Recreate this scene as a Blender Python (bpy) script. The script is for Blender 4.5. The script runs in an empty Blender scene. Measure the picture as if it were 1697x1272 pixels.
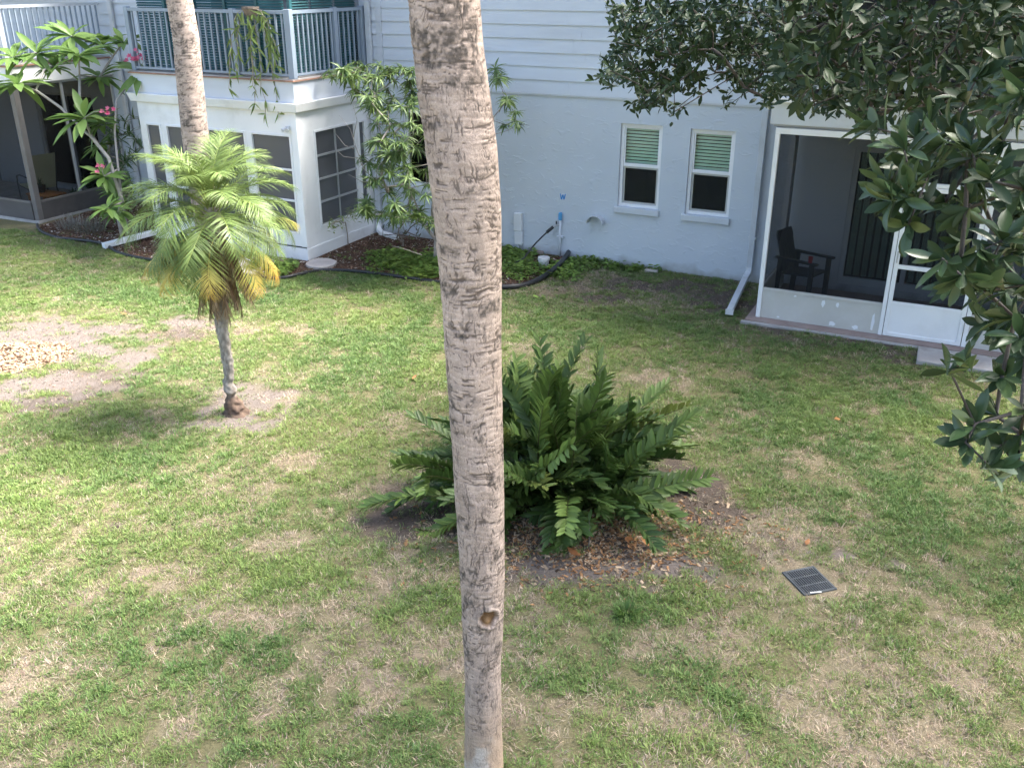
import bpy, math, random
import numpy as np
from mathutils import Vector, Matrix

R = math.radians
rng = np.random.default_rng(7)
random.seed(7)
scene = bpy.context.scene
C = scene.collection

# ------------------------------------------------------------------ camera, sky, sun, exposure
CAM_H, F_PX, PITCH = 4.5, 1553.0, R(23.6)
cam_data = bpy.data.cameras.new('camera')
cam = bpy.data.objects.new('camera', cam_data)
C.objects.link(cam)
cam.location = (0, 0, CAM_H)
cam.rotation_euler = (R(90) - PITCH, 0, 0)
cam_data.sensor_fit = 'HORIZONTAL'
cam_data.sensor_width = 36.0
cam_data.lens = 36.0 * F_PX / 1697.0
cam_data.clip_start = 0.05
cam_data.clip_end = 1000
scene.camera = cam

SUN_AZ = R(78)      # compass angle from +Y towards +X: sun stands to the right, a little behind the building line
SUN_EL = R(57)
world = bpy.data.worlds.new('World')
scene.world = world
world.use_nodes = True
wn = world.node_tree.nodes
wl = world.node_tree.links
sky = wn.new('ShaderNodeTexSky')
sky.sky_type = 'NISHITA'
sky.sun_disc = False
sky.sun_elevation = SUN_EL
sky.sun_rotation = SUN_AZ
sky.air_density = 1.0
sky.dust_density = 4.0
sky.ozone_density = 1.0
wl.new(sky.outputs[0], wn['Background'].inputs[0])
wn['Background'].inputs[1].default_value = 0.12

sd = bpy.data.lights.new('sun', 'SUN')
sd.energy = 3.3
sd.angle = R(28)
sd.color = (1.0, 0.965, 0.91)
sun = bpy.data.objects.new('sun', sd)
C.objects.link(sun)
sv = Vector((math.sin(SUN_AZ) * math.cos(SUN_EL), math.cos(SUN_AZ) * math.cos(SUN_EL), math.sin(SUN_EL)))
sun.rotation_euler = sv.to_track_quat('Z', 'Y').to_euler()
sun.location = (8, 2, 20)

scene.render.engine = 'CYCLES'
scene.view_settings.view_transform = 'Standard'
scene.view_settings.look = 'None'
scene.view_settings.gamma = 1.0
scene.view_settings.use_curve_mapping = False
scene.view_settings.exposure = 2.38
scene.cycles.use_denoising = True
scene.cycles.use_adaptive_sampling = True
scene.cycles.adaptive_threshold = 0.03
scene.cycles.max_bounces = 4
scene.cycles.diffuse_bounces = 3
scene.cycles.glossy_bounces = 2
scene.cycles.transmission_bounces = 3
scene.cycles.transparent_max_bounces = 8

# ------------------------------------------------------------------ measuring helpers (photo survey -> metres)
PS, PC = math.sin(PITCH), math.cos(PITCH)
def ray(x, y):
    dx, dy = x - 848.5, y - 636.0
    return np.array([dx, F_PX * PC - dy * PS, -(F_PX * PS + dy * PC)])
def gnd(x, y, z=0.0):
    r = ray(x, y)
    return r * ((z - CAM_H) / r[2]) + np.array([0, 0, CAM_H])
def at(x, y, Y):
    r = ray(x, y)
    return r * (Y / r[1]) + np.array([0, 0, CAM_H])
WALL_ANG = R(26.1)
UU = np.array([math.cos(WALL_ANG), -math.sin(WALL_ANG)])
NN = np.array([-math.sin(WALL_ANG), -math.cos(WALL_ANG)])
OO = np.array([0, 16.31])
def bw(u, v, z=0.0):
    q = OO + u * UU + v * NN
    return (q[0], q[1], z)
def uv(p):
    q = np.array(p[:2]) - OO
    return q @ UU, q @ NN

# ------------------------------------------------------------------ numpy noise
def _hash(ix, iy, s):
    h = (ix * 374761393 + iy * 668265263 + s * 974634777) & 0xffffffff
    h = ((h ^ (h >> 13)) * 1274126177) & 0xffffffff
    return ((h ^ (h >> 16)) & 0xffff) / 65535.0
def vnoise(x, y, s=0):
    x = np.asarray(x, float); y = np.asarray(y, float)
    ix, iy = np.floor(x).astype(np.int64), np.floor(y).astype(np.int64)
    fx, fy = x - ix, y - iy
    fx = fx * fx * (3 - 2 * fx); fy = fy * fy * (3 - 2 * fy)
    a = _hash(ix, iy, s); b = _hash(ix + 1, iy, s); c = _hash(ix, iy + 1, s); d = _hash(ix + 1, iy + 1, s)
    return (a * (1 - fx) + b * fx) * (1 - fy) + (c * (1 - fx) + d * fx) * fy
def fbm(x, y, s=0, o=4):
    t, a, n = 0, .5, 0
    for i in range(o):
        t = t + a * vnoise(np.asarray(x) * 2 ** i, np.asarray(y) * 2 ** i, s + i * 17); n += a; a *= .5
    return t / n

# ------------------------------------------------------------------ materials
def new_mat(name):
    m = bpy.data.materials.new(name)
    m.use_nodes = True
    nt = m.node_tree
    return m, nt, nt.nodes, nt.links, nt.nodes['Principled BSDF']
def rgba(c): return (c[0], c[1], c[2], 1)
def set_spec(b, v): b.inputs['Specular IOR Level'].default_value = v
def pmat(name, col, rough=.6, var=.12, scale=3.0, bump=0.0, bscale=60.0, spec=.4, metal=0.0, dirt=None, dirt_amt=.5, dscale=2.0, stretch=(1, 1, 1)):
    m, nt, N, L, b = new_mat(name)
    b.inputs['Roughness'].default_value = rough
    b.inputs['Metallic'].default_value = metal
    set_spec(b, spec)
    tc = N.new('ShaderNodeTexCoord')
    mp = N.new('ShaderNodeMapping'); mp.inputs['Scale'].default_value = stretch
    L.new(tc.outputs['Object'], mp.inputs[0])
    nz = N.new('ShaderNodeTexNoise'); nz.inputs['Scale'].default_value = scale; nz.inputs['Detail'].default_value = 6
    L.new(mp.outputs[0], nz.inputs['Vector'])
    cr = N.new('ShaderNodeValToRGB')
    cr.color_ramp.elements[0].position = .3; cr.color_ramp.elements[1].position = .7
    cr.color_ramp.elements[0].color = rgba([c * (1 - var) for c in col])
    cr.color_ramp.elements[1].color = rgba([min(1, c * (1 + var)) for c in col])
    L.new(nz.outputs[0], cr.inputs[0])
    out = cr.outputs[0]
    if dirt:
        n2 = N.new('ShaderNodeTexNoise'); n2.inputs['Scale'].default_value = dscale; n2.inputs['Detail'].default_value = 8; n2.inputs['Roughness'].default_value = .7
        L.new(mp.outputs[0], n2.inputs['Vector'])
        r2 = N.new('ShaderNodeValToRGB'); r2.color_ramp.elements[0].position = .52; r2.color_ramp.elements[1].position = .72
        r2.color_ramp.elements[1].color = (dirt_amt,) * 3 + (1,)
        L.new(n2.outputs[0], r2.inputs[0])
        mx = N.new('ShaderNodeMix'); mx.data_type = 'RGBA'
        L.new(r2.outputs[0], mx.inputs[0]); L.new(out, mx.inputs[6]); mx.inputs[7].default_value = rgba(dirt)
        out = mx.outputs[2]
    L.new(out, b.inputs['Base Color'])
    if bump:
        n3 = N.new('ShaderNodeTexNoise'); n3.inputs['Scale'].default_value = bscale; n3.inputs['Detail'].default_value = 5
        L.new(mp.outputs[0], n3.inputs['Vector'])
        bp = N.new('ShaderNodeBump'); bp.inputs['Strength'].default_value = bump; bp.inputs['Distance'].default_value = .02
        L.new(n3.outputs[0], bp.inputs['Height']); L.new(bp.outputs[0], b.inputs['Normal'])
    return m
def leafmat(name, cols, rough=.45, spec=.5, trans=.25, tcol=None, attr=None, island=True):
    """foliage: colour varies leaf by leaf, light passes through"""
    m, nt, N, L, b = new_mat(name)
    b.inputs['Roughness'].default_value = rough
    set_spec(b, spec)
    cr = N.new('ShaderNodeValToRGB')
    el = cr.color_ramp.elements
    el[0].color = rgba(cols[0]); el[-1].color = rgba(cols[-1])
    for i, c in enumerate(cols[1:-1]):
        e = el.new((i + 1) / (len(cols) - 1)); e.color = rgba(c)
    geo = N.new('ShaderNodeNewGeometry')
    oi = N.new('ShaderNodeObjectInfo')
    ad = N.new('ShaderNodeMath'); ad.operation = 'ADD'
    L.new(geo.outputs['Random Per Island'], ad.inputs[0]); L.new(oi.outputs['Random'], ad.inputs[1])
    fr = N.new('ShaderNodeMath'); fr.operation = 'FRACT'
    L.new(ad.outputs[0], fr.inputs[0]); L.new(fr.outputs[0], cr.inputs[0])
    out = cr.outputs[0]
    if attr:
        at_ = N.new('ShaderNodeAttribute'); at_.attribute_name = attr
        mx = N.new('ShaderNodeMix'); mx.data_type = 'RGBA'; mx.blend_type = 'MULTIPLY'; mx.inputs[0].default_value = .6
        L.new(at_.outputs['Color'], mx.inputs[6]); L.new(out, mx.inputs[7])
        # attribute colour carries the pigment, the ramp the small variation
        out = mx.outputs[2]
    L.new(out, b.inputs['Base Color'])
    tr = N.new('ShaderNodeBsdfTranslucent')
    L.new(out, tr.inputs[0])
    ms = N.new('ShaderNodeMixShader'); ms.inputs[0].default_value = trans
    L.new(b.outputs[0], ms.inputs[1]); L.new(tr.outputs[0], ms.inputs[2])
    L.new(ms.outputs[0], N['Material Output'].inputs[0])
    return m

M = {}
# stucco: hand-trowelled paint with skip marks
def stucco():
    m, nt, N, L, b = new_mat('stucco_paint')
    b.inputs['Roughness'].default_value = .62; set_spec(b, .3)
    tc = N.new('ShaderNodeTexCoord')
    n1 = N.new('ShaderNodeTexNoise'); n1.inputs['Scale'].default_value = .9; n1.inputs['Detail'].default_value = 7
    L.new(tc.outputs['Object'], n1.inputs['Vector'])
    cr = N.new('ShaderNodeValToRGB'); cr.color_ramp.elements[0].position = .3; cr.color_ramp.elements[1].position = .75
    cr.color_ramp.elements[0].color = (.505, .55, .60, 1); cr.color_ramp.elements[1].color = (.57, .615, .665, 1)
    L.new(n1.outputs[0], cr.inputs[0])
    # rain-splashed soil staining low on the wall
    sx = N.new('ShaderNodeSeparateXYZ'); L.new(tc.outputs['Object'], sx.inputs[0])
    n4 = N.new('ShaderNodeTexNoise'); n4.inputs['Scale'].default_value = 4.0; n4.inputs['Detail'].default_value = 6
    L.new(tc.outputs['Object'], n4.inputs['Vector'])
    ma = N.new('ShaderNodeMath'); ma.operation = 'MULTIPLY_ADD'; ma.inputs[1].default_value = -2.4; ma.inputs[2].default_value = .35
    L.new(sx.outputs[2], ma.inputs[0])
    mb = N.new('ShaderNodeMath'); mb.operation = 'ADD'; L.new(ma.outputs[0], mb.inputs[0]); L.new(n4.outputs[0], mb.inputs[1])
    r4 = N.new('ShaderNodeValToRGB'); r4.color_ramp.elements[0].position = .55; r4.color_ramp.elements[1].position = .95
    r4.color_ramp.elements[1].color = (.75, .75, .75, 1)
    L.new(mb.outputs[0], r4.inputs[0])
    mx = N.new('ShaderNodeMix'); mx.data_type = 'RGBA'; L.new(r4.outputs[0], mx.inputs[0]); L.new(cr.outputs[0], mx.inputs[6]); mx.inputs[7].default_value = (.30, .29, .27, 1)
    L.new(mx.outputs[2], b.inputs['Base Color'])
    mp = N.new('ShaderNodeMapping'); mp.inputs['Scale'].default_value = (6, 6, 12); mp.inputs['Rotation'].default_value = (0, .25, 0)
    L.new(tc.outputs['Object'], mp.inputs[0])
    nd = N.new('ShaderNodeTexNoise'); nd.inputs['Scale'].default_value = 1.0; nd.inputs['Detail'].default_value = 3; nd.inputs['Distortion'].default_value = .9
    L.new(mp.outputs[0], nd.inputs['Vector'])
    rr = N.new('ShaderNodeValToRGB'); rr.color_ramp.elements[0].position = .56; rr.color_ramp.elements[1].position = .70
    L.new(nd.outputs[0], rr.inputs[0])
    n3 = N.new('ShaderNodeTexNoise'); n3.inputs['Scale'].default_value = 45; n3.inputs['Detail'].default_value = 4
    L.new(tc.outputs['Object'], n3.inputs['Vector'])
    mm = N.new('ShaderNodeMath'); mm.operation = 'MULTIPLY_ADD'; mm.inputs[1].default_value = .25
    L.new(n3.outputs[0], mm.inputs[0]); L.new(rr.outputs[0], mm.inputs[2])
    bp = N.new('ShaderNodeBump'); bp.inputs['Strength'].default_value = .42; bp.inputs['Distance'].default_value = .010
    L.new(mm.outputs[0], bp.inputs['Height']); L.new(bp.outputs[0], b.inputs['Normal'])
    return m
M['stucco'] = stucco()
M['siding'] = pmat('siding_paint', (.57, .61, .66), .5, .05, 2.0, .05, 30, dirt=(.40, .43, .46), dirt_amt=.3, dscale=1.2, stretch=(.4, 1, 2))
M['trim'] = pmat('grey_trim_paint', (.56, .595, .635), .45, .05, 3, dirt=(.34, .35, .36), dirt_amt=.35)
M['white'] = pmat('white_paint', (.84, .85, .855), .45, .03, 2.5, .03, 25, dirt=(.55, .55, .53), dirt_amt=.45, dscale=1.6)
M['vinyl'] = pmat('white_vinyl', (.80, .81, .82), .35, .02, 3, dirt=(.6, .6, .58), dirt_amt=.3)
M['gutter'] = pmat('gutter_metal', (.60, .62, .64), .4, .05, 3, dirt=(.40, .39, .37), dirt_amt=.5, dscale=4)
M['gutter_grey'] = pmat('gutter_grey_paint', (.53, .565, .60), .4, .05, 3, dirt=(.36, .36, .36), dirt_amt=.4, dscale=4)
M['alu'] = pmat('aluminium', (.45, .46, .47), .4, .06, 5, metal=.3)
M['bronze'] = pmat('brown_grey_aluminium', (.15, .142, .138), .45, .08, 4, dirt=(.22, .20, .19), dirt_amt=.4)
M['kick_dark'] = pmat('weathered_grey_panel', (.085, .08, .078), .6, .12, 2, .05, 30, dirt=(.14, .13, .12), dirt_amt=.6, dscale=1.5)
M['kick_beige'] = pmat('beige_panel', (.50, .49, .455), .6, .05, 1.5, .04, 30, dirt=(.60, .60, .58), dirt_amt=.7, dscale=1.1)
M['scuff'] = pmat('white_touch_up_paint', (.74, .76, .78), .6, .04)
M['rust'] = pmat('rusty_flashing', (.30, .17, .12), .7, .25, 8)
M['baluster'] = pmat('baluster_paint', (.26, .315, .38), .5, .06, 3)
M['teal'] = pmat('teal_louvre', (.03, .105, .115), .4, .2, 4)
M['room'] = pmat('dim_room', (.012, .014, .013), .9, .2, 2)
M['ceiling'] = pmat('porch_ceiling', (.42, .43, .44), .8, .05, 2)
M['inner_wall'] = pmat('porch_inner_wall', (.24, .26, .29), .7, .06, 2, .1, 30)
M['slab'] = pmat('concrete', (.36, .345, .33), .85, .15, 3, .3, 40, dirt=(.17, .155, .14), dirt_amt=.75, dscale=2.5)
M['slab_pink'] = pmat('pinkish_concrete', (.27, .205, .18), .85, .15, 4, .3, 40, dirt=(.26, .24, .22), dirt_amt=.7, dscale=3)
M['paver'] = pmat('paver_stone', (.46, .41, .37), .85, .15, 5, .3, 50, dirt=(.28, .26, .23), dirt_amt=.6, dscale=5)
M['black_plastic'] = pmat('black_plastic', (.018, .019, .02), .42, .25, 6, dirt=(.06, .055, .05), dirt_amt=.5, dscale=7)
M['grate'] = pmat('drain_grate_plastic', (.06, .068, .074), .5, .2, 6, dirt=(.10, .095, .085), dirt_amt=.4, dscale=12)
M['pit'] = pmat('drain_pit', (.012, .012, .012), .95, .2)
M['blue'] = pmat('blue_paint', (.05, .25, .60), .6, .1, 10)
M['tape'] = pmat('blue_tape', (.10, .36, .66), .55, .1, 10)
M['pvc'] = pmat('pvc', (.62, .66, .70), .45, .05)
M['box_grey'] = pmat('light_grey_plastic', (.66, .68, .70), .45, .04, 3, dirt=(.5, .5, .48), dirt_amt=.35)
M['blind'] = pmat('blind_slat', (.60, .83, .71), .5, .04)
M['vblind'] = pmat('vertical_blind', (.26, .37, .33), .6, .08)
M['resin_dark'] = pmat('dark_resin', (.035, .042, .045), .5, .15, 4)
M['red'] = pmat('red_plastic', (.45, .04, .05), .4, .1)
M['sling'] = pmat('sling_fabric', (.60, .62, .38), .8, .06)
M['orange'] = pmat('orange_wood', (.45, .19, .05), .6, .2, 8)
M['terracotta'] = pmat('terracotta', (.36, .13, .06), .8, .15, 6)
M['pot_white'] = pmat('white_ceramic', (.66, .65, .63), .4, .05)
M['dwood'] = pmat('twig_bark', (.19, .155, .125), .85, .3, 20, .4, 60)
M['gbark'] = pmat('grey_bark', (.30, .265, .23), .85, .25, 14, .5, 50)
M['plumbark'] = pmat('plumeria_bark', (.33, .31, .29), .75, .18, 12, .3, 50)
M['tree_bark'] = pmat('tree_bark', (.075, .066, .06), .9, .3, 12, .5, 40)
M['pink'] = leafmat('pink_petal', [(.62, .10, .22), (.72, .25, .35)], .6, .2, .3)

def screen_mat(name, opacity, col):
    m, nt, N, L, b = new_mat(name)
    b.inputs['Base Color'].default_value = rgba(col); b.inputs['Roughness'].default_value = .7; set_spec(b, .2)
    t = N.new('ShaderNodeBsdfTransparent')
    ms = N.new('ShaderNodeMixShader'); ms.inputs[0].default_value = opacity
    L.new(t.outputs[0], ms.inputs[1]); L.new(b.outputs[0], ms.inputs[2]); L.new(ms.outputs[0], N['Material Output'].inputs[0])
    return m
M['screen'] = screen_mat('insect_screen', .38, (.014, .015, .016))
M['screen_dark'] = screen_mat('window_insect_screen', .55, (.02, .022, .02))
M['screen_grey'] = glazing = screen_mat('hazy_vinyl_glazing', .80, (.135, .14, .15))
glazing.node_tree.nodes['Principled BSDF'].inputs['Roughness'].default_value = .22; set_spec(glazing.node_tree.nodes['Principled BSDF'], .5)
def glass_mat():
    m, nt, N, L, b = new_mat('window_glass')
    g = N.new('ShaderNodeBsdfGlossy'); g.inputs['Roughness'].default_value = .03
    t = N.new('ShaderNodeBsdfTransparent'); t.inputs[0].default_value = (.95, .97, .96, 1)
    fr = N.new('ShaderNodeFresnel'); fr.inputs[0].default_value = 1.42
    ms = N.new('ShaderNodeMixShader')
    L.new(fr.outputs[0], ms.inputs[0]); L.new(t.outputs[0], ms.inputs[1]); L.new(g.outputs[0], ms.inputs[2]); L.new(ms.outputs[0], N['Material Output'].inputs[0])
    return m
M['glass'] = glass_mat()

# ------------------------------------------------------------------ mesh helpers
def np_mesh(name, verts, faces_flat, counts, smooth=False, colors=None):
    me = bpy.data.meshes.new(name)
    verts = np.asarray(verts, np.float32); n = len(verts)
    ff = np.asarray(faces_flat, np.int32).ravel(); cnt = np.asarray(counts, np.int32)
    me.vertices.add(n); me.vertices.foreach_set('co', verts.ravel())
    me.loops.add(len(ff)); me.loops.foreach_set('vertex_index', ff)
    me.polygons.add(len(cnt))
    st = np.concatenate([[0], np.cumsum(cnt)[:-1]]).astype(np.int32)
    me.polygons.foreach_set('loop_start', st); me.polygons.foreach_set('loop_total', cnt)
    if smooth: me.polygons.foreach_set('use_smooth', np.ones(len(cnt), bool))
    me.update(calc_edges=True)
    if colors is not None:
        a = me.attributes.new('col', 'FLOAT_COLOR', 'POINT')
        c4 = np.ones((n, 4), np.float32); c4[:, :3] = colors
        a.data.foreach_set('color', c4.ravel())
    return me
def link(name, me, mat, parent=None, loc=None, rz=0):
    o = bpy.data.objects.new(name, me); C.objects.link(o)
    if mat is not None and not me.materials: me.materials.append(mat)
    if parent is not None: o.parent = parent
    if loc is not None: o.location = loc
    if rz: o.rotation_euler = (0, 0, rz)
    return o
class MB:
    def __init__(s): s.v = []; s.f = []; s.c = []
    def add(s, vs, fs):
        b = len(s.v); s.v += [tuple(p) for p in vs]; s.f += [tuple(i + b for i in q) for q in fs]; return s
    def box(s, x0, x1, y0, y1, z0, z1):
        return s.add([(x0, y0, z0), (x1, y0, z0), (x1, y1, z0), (x0, y1, z0), (x0, y0, z1), (x1, y0, z1), (x1, y1, z1), (x0, y1, z1)],
                     [(0, 3, 2, 1), (4, 5, 6, 7), (0, 1, 5, 4), (1, 2, 6, 5), (2, 3, 7, 6), (3, 0, 4, 7)])
    def hexa(s, p):  # eight corners
        return s.add(p, [(0, 3, 2, 1), (4, 5, 6, 7), (0, 1, 5, 4), (1, 2, 6, 5), (2, 3, 7, 6), (3, 0, 4, 7)])
    def tube(s, pts, rad, n=8, cap=True, flat=1.0):
        pts = [np.array(p, float) for p in pts]
        if np.isscalar(rad): rad = [rad] * len(pts)
        b = len(s.v); prev = None
        for i, p in enumerate(pts):
            d = pts[min(i + 1, len(pts) - 1)] - pts[max(i - 1, 0)]
            d = d / (np.linalg.norm(d) + 1e-9)
            if prev is None:
                a = np.cross(d, [0, 0, 1]) if abs(d[2]) < .9 else np.cross(d, [1, 0, 0])
            else:
                a = prev - d * (prev @ d)
            a = a / (np.linalg.norm(a) + 1e-9); prev = a
            e = np.cross(d, a)
            for k in range(n):
                t = 2 * math.pi * k / n
                s.v.append(tuple(p + rad[i] * (math.cos(t) * a + flat * math.sin(t) * e)))
        for i in range(len(pts) - 1):
            for k in range(n):
                k2 = (k + 1) % n
                s.f.append((b + i * n + k, b + i * n + k2, b + (i + 1) * n + k2, b + (i + 1) * n + k))
        if cap:
            s.f.append(tuple(b + k for k in range(n))[::-1]); e0 = b + (len(pts) - 1) * n
            s.f.append(tuple(e0 + k for k in range(n)))
        return s
    def lathe(s, prof, n=16, c=(0, 0, 0)):
        b = len(s.v)
        for r, z in prof:
            for k in range(n):
                t = 2 * math.pi * k / n
                s.v.append((c[0] + r * math.cos(t), c[1] + r * math.sin(t), c[2] + z))
        for i in range(len(prof) - 1):
            for k in range(n):
                k2 = (k + 1) % n
                s.f.append((b + i * n + k, b + i * n + k2, b + (i + 1) * n + k2, b + (i + 1) * n + k))
        s.f.append(tuple(b + k for k in range(n))[::-1]); e0 = b + (len(prof) - 1) * n
        s.f.append(tuple(e0 + k for k in range(n)))
        return s
    def mesh(s, name, smooth=False):
        me = bpy.data.meshes.new(name); me.from_pydata(s.v, [], s.f)
        if smooth: me.polygons.foreach_set('use_smooth', np.ones(len(me.polygons), bool))
        me.update(); return me
    def build(s, name, mat, parent=None, loc=None, rz=0, smooth=False, bevel=0.0):
        o = link(name, s.mesh(name, smooth), mat, parent, loc, rz)
        if bevel:
            m = o.modifiers.new('bevel', 'BEVEL'); m.width = bevel; m.segments = 2; m.limit_method = 'ANGLE'; m.angle_limit = R(50)
        return o
def bx(name, mat, parent, x0, x1, y0, y1, z0, z1, bevel=0.0):
    return MB().box(x0, x1, y0, y1, z0, z1).build(name, mat, parent, bevel=bevel)
def tag(o, label, cat, group=None):
    o['label'] = label; o['category'] = cat
    if group: o['group'] = group
    return o
def thing(name, label, cat, loc=(0, 0, 0), rz=0, group=None):
    o = bpy.data.objects.new(name, None); C.objects.link(o)
    o.empty_display_size = .2
    o.location = loc; o.rotation_euler = (0, 0, rz)
    return tag(o, label, cat, group)

# ------------------------------------------------------------------ leaves and branching helpers
def leaf_tpl(L=1.0, W=.3, shape=(0, .5, .85, 1, .8, 0), fold=.25, curl=.15):
    """leaf along +y, normal +z; returns verts, faces (quads/tris flattened with counts)"""
    n = len(shape); v = []; f = []; cnt = []
    for i, w in enumerate(shape):
        t = i / (n - 1); y = L * t; z = -curl * L * t * t; hw = W * .5 * max(w, .03)
        v += [(-hw, y, z + fold * hw), (0, y, z), (hw, y, z + fold * hw)]
    for i in range(n - 1):
        a = i * 3; b = a + 3
        f += [a, a + 1, b + 1, b, a + 1, a + 2, b + 2, b + 1]; cnt += [4, 4]
    return np.array(v), np.array(f), np.array(cnt)
def basis(d, up):
    d = d / (np.linalg.norm(d, axis=-1, keepdims=True) + 1e-9)
    x = np.cross(d, up); x = x / (np.linalg.norm(x, axis=-1, keepdims=True) + 1e-9)
    z = np.cross(x, d)
    return x, d, z
def spread(tpl, P, D, UPV, S):
    """copies of a leaf template at points P, pointing D, faces to UPV, scale S -> verts, faces, counts"""
    v, f, c = tpl
    P = np.asarray(P, float); x, y, z = basis(np.asarray(D, float), np.asarray(UPV, float))
    S = np.asarray(S, float)[:, None, None]
    V = (P[:, None, :] + S * (v[None, :, 0:1] * x[:, None, :] + v[None, :, 1:2] * y[:, None, :] + v[None, :, 2:3] * z[:, None, :])).reshape(-1, 3)
    F = (f[None, :] + (np.arange(len(P)) * len(v))[:, None]).ravel()
    return V, F, np.tile(c, len(P))
def merge(lst):
    V = []; F = []; Cn = []; b = 0
    for v, f, c in lst:
        V.append(v); F.append(f + b); Cn.append(c); b += len(v)
    return np.concatenate(V), np.concatenate(F), np.concatenate(Cn)
def whorl(P, A, n, theta, jitter=.25, droop=0.0):
    """n leaves round each twig tip P with axis A -> positions, directions, normals"""
    P = np.asarray(P, float); A = np.asarray(A, float)
    A = A / np.linalg.norm(A, axis=1, keepdims=True)
    h = np.where(np.abs(A[:, 2:3]) < .9, np.array([[0, 0, 1.]]), np.array([[1., 0, 0]]))
    e1 = np.cross(A, h); e1 /= np.linalg.norm(e1, axis=1, keepdims=True); e2 = np.cross(A, e1)
    pp, dd, uu = [], [], []
    ph0 = rng.uniform(0, 6.28, len(P))
    for k in range(n):
        ph = ph0 + k * 2.4 + rng.normal(0, jitter, len(P))
        th = theta + rng.normal(0, jitter, len(P)) - .35 * k / n
        rad = np.cos(ph)[:, None] * e1 + np.sin(ph)[:, None] * e2
        d = np.cos(th)[:, None] * A + np.sin(th)[:, None] * rad
        d[:, 2] -= droop * rng.uniform(.5, 1.3, len(P))
        u = np.sin(th)[:, None] * A - np.cos(th)[:, None] * rad + np.array([0, 0, .5])
        pp.append(P - A * (.05 * (1 - k / n) * rng.uniform(0, 1, (len(P), 1)))); dd.append(d); uu.append(u)
    return np.concatenate(pp), np.concatenate(dd), np.concatenate(uu)
def grow(roots, targets, wander=.06, seg=.35, back=.5):
    """branch skeleton: every target is joined to the nearest wood already there -> nodes, parents"""
    nodes = [np.array(p, float) for p in roots[0]]; par = [-1] + list(range(len(nodes) - 1))
    for r in roots[1:]:
        q = [np.array(p, float) for p in r]
        j = int(np.argmin([np.linalg.norm(n - q[0]) for n in nodes]))
        for p in q: nodes.append(p); par.append(j); j = len(nodes) - 1
    base = nodes[0]
    T = sorted([np.array(t, float) for t in targets], key=lambda t: np.linalg.norm(t - base))
    tips = []
    for t in T:
        A = np.array(nodes); d = np.linalg.norm(A - t, axis=1) + back * np.maximum(0, np.linalg.norm(A - base, axis=1) - np.linalg.norm(t - base))
        j = int(np.argmin(d)); a = nodes[j]; k = max(1, int(np.linalg.norm(t - a) / seg))
        bow = rng.normal(0, wander * 1.6, 3) * np.linalg.norm(t - a); bow[2] += wander * np.linalg.norm(t - a)
        for i in range(1, k + 1):
            p = a + (t - a) * (i / k)
            if i < k: p = p + bow * math.sin(math.pi * i / k) + rng.normal(0, wander * .15, 3) * np.linalg.norm(t - a)
            nodes.append(p); par.append(j); j = len(nodes) - 1
        tips.append(j)
    return nodes, par, tips
def wood(mb, nodes, par, r_tip, power=.5, r_max=.3, n=6):
    cnt = np.ones(len(nodes)); ch = [[] for _ in nodes]
    for i in range(len(nodes) - 1, 0, -1):
        cnt[par[i]] += cnt[i]
    for i in range(1, len(nodes)): ch[par[i]].append(i)
    rad = np.minimum(r_tip * cnt ** power, r_max)
    st = [(0, None)]
    while st:
        i, pr = st.pop()
        chain = [i] if pr is None else [pr, i]
        while ch[chain[-1]]:
            c = sorted(ch[chain[-1]], key=lambda q: -cnt[q])
            for q in c[1:]: st.append((q, chain[-1]))
            chain.append(c[0])
        if len(chain) > 1:
            rr = [rad[q] for q in chain]
            if pr is not None: rr[0] = rr[1]
            mb.tube([nodes[q] for q in chain], rr, n)
    return mb

# ================================================================== SETTING: ground
def px_poly(lst): return [tuple(gnd(x, y)[:2]) for x, y in lst]
EDGE_PX = [(62, 373), (68, 384), (90, 392), (130, 399), (172, 407), (200, 421), (250, 433), (300, 440), (370, 450), (455, 462), (500, 456), (530, 449), (575, 450), (650, 459), (730, 468), (800, 478), (835, 481), (872, 476), (905, 462), (928, 445), (943, 424)]
edge_w = px_poly(EDGE_PX)
bed_poly = edge_w + [bw(1.1, -.1)[:2], bw(-9.1, -.1)[:2]]
def in_poly(x, y, poly):
    x = np.asarray(x); y = np.asarray(y); r = np.zeros(x.shape, bool); j = len(poly) - 1
    for i in range(len(poly)):
        xi, yi = poly[i]; xj, yj = poly[j]
        c = ((yi > y) != (yj > y)) & (x < (xj - xi) * (y - yi) / (yj - yi + 1e-12) + xi)
        r ^= c; j = i
    return r
def ellipse(px, py, rx, ry):
    c = gnd(px, py); a = abs(gnd(px + rx, py)[0] - c[0]); b = abs(gnd(px, py - ry)[1] - gnd(px, py + ry)[1]) / 2
    return c[0], c[1], a, b
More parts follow.
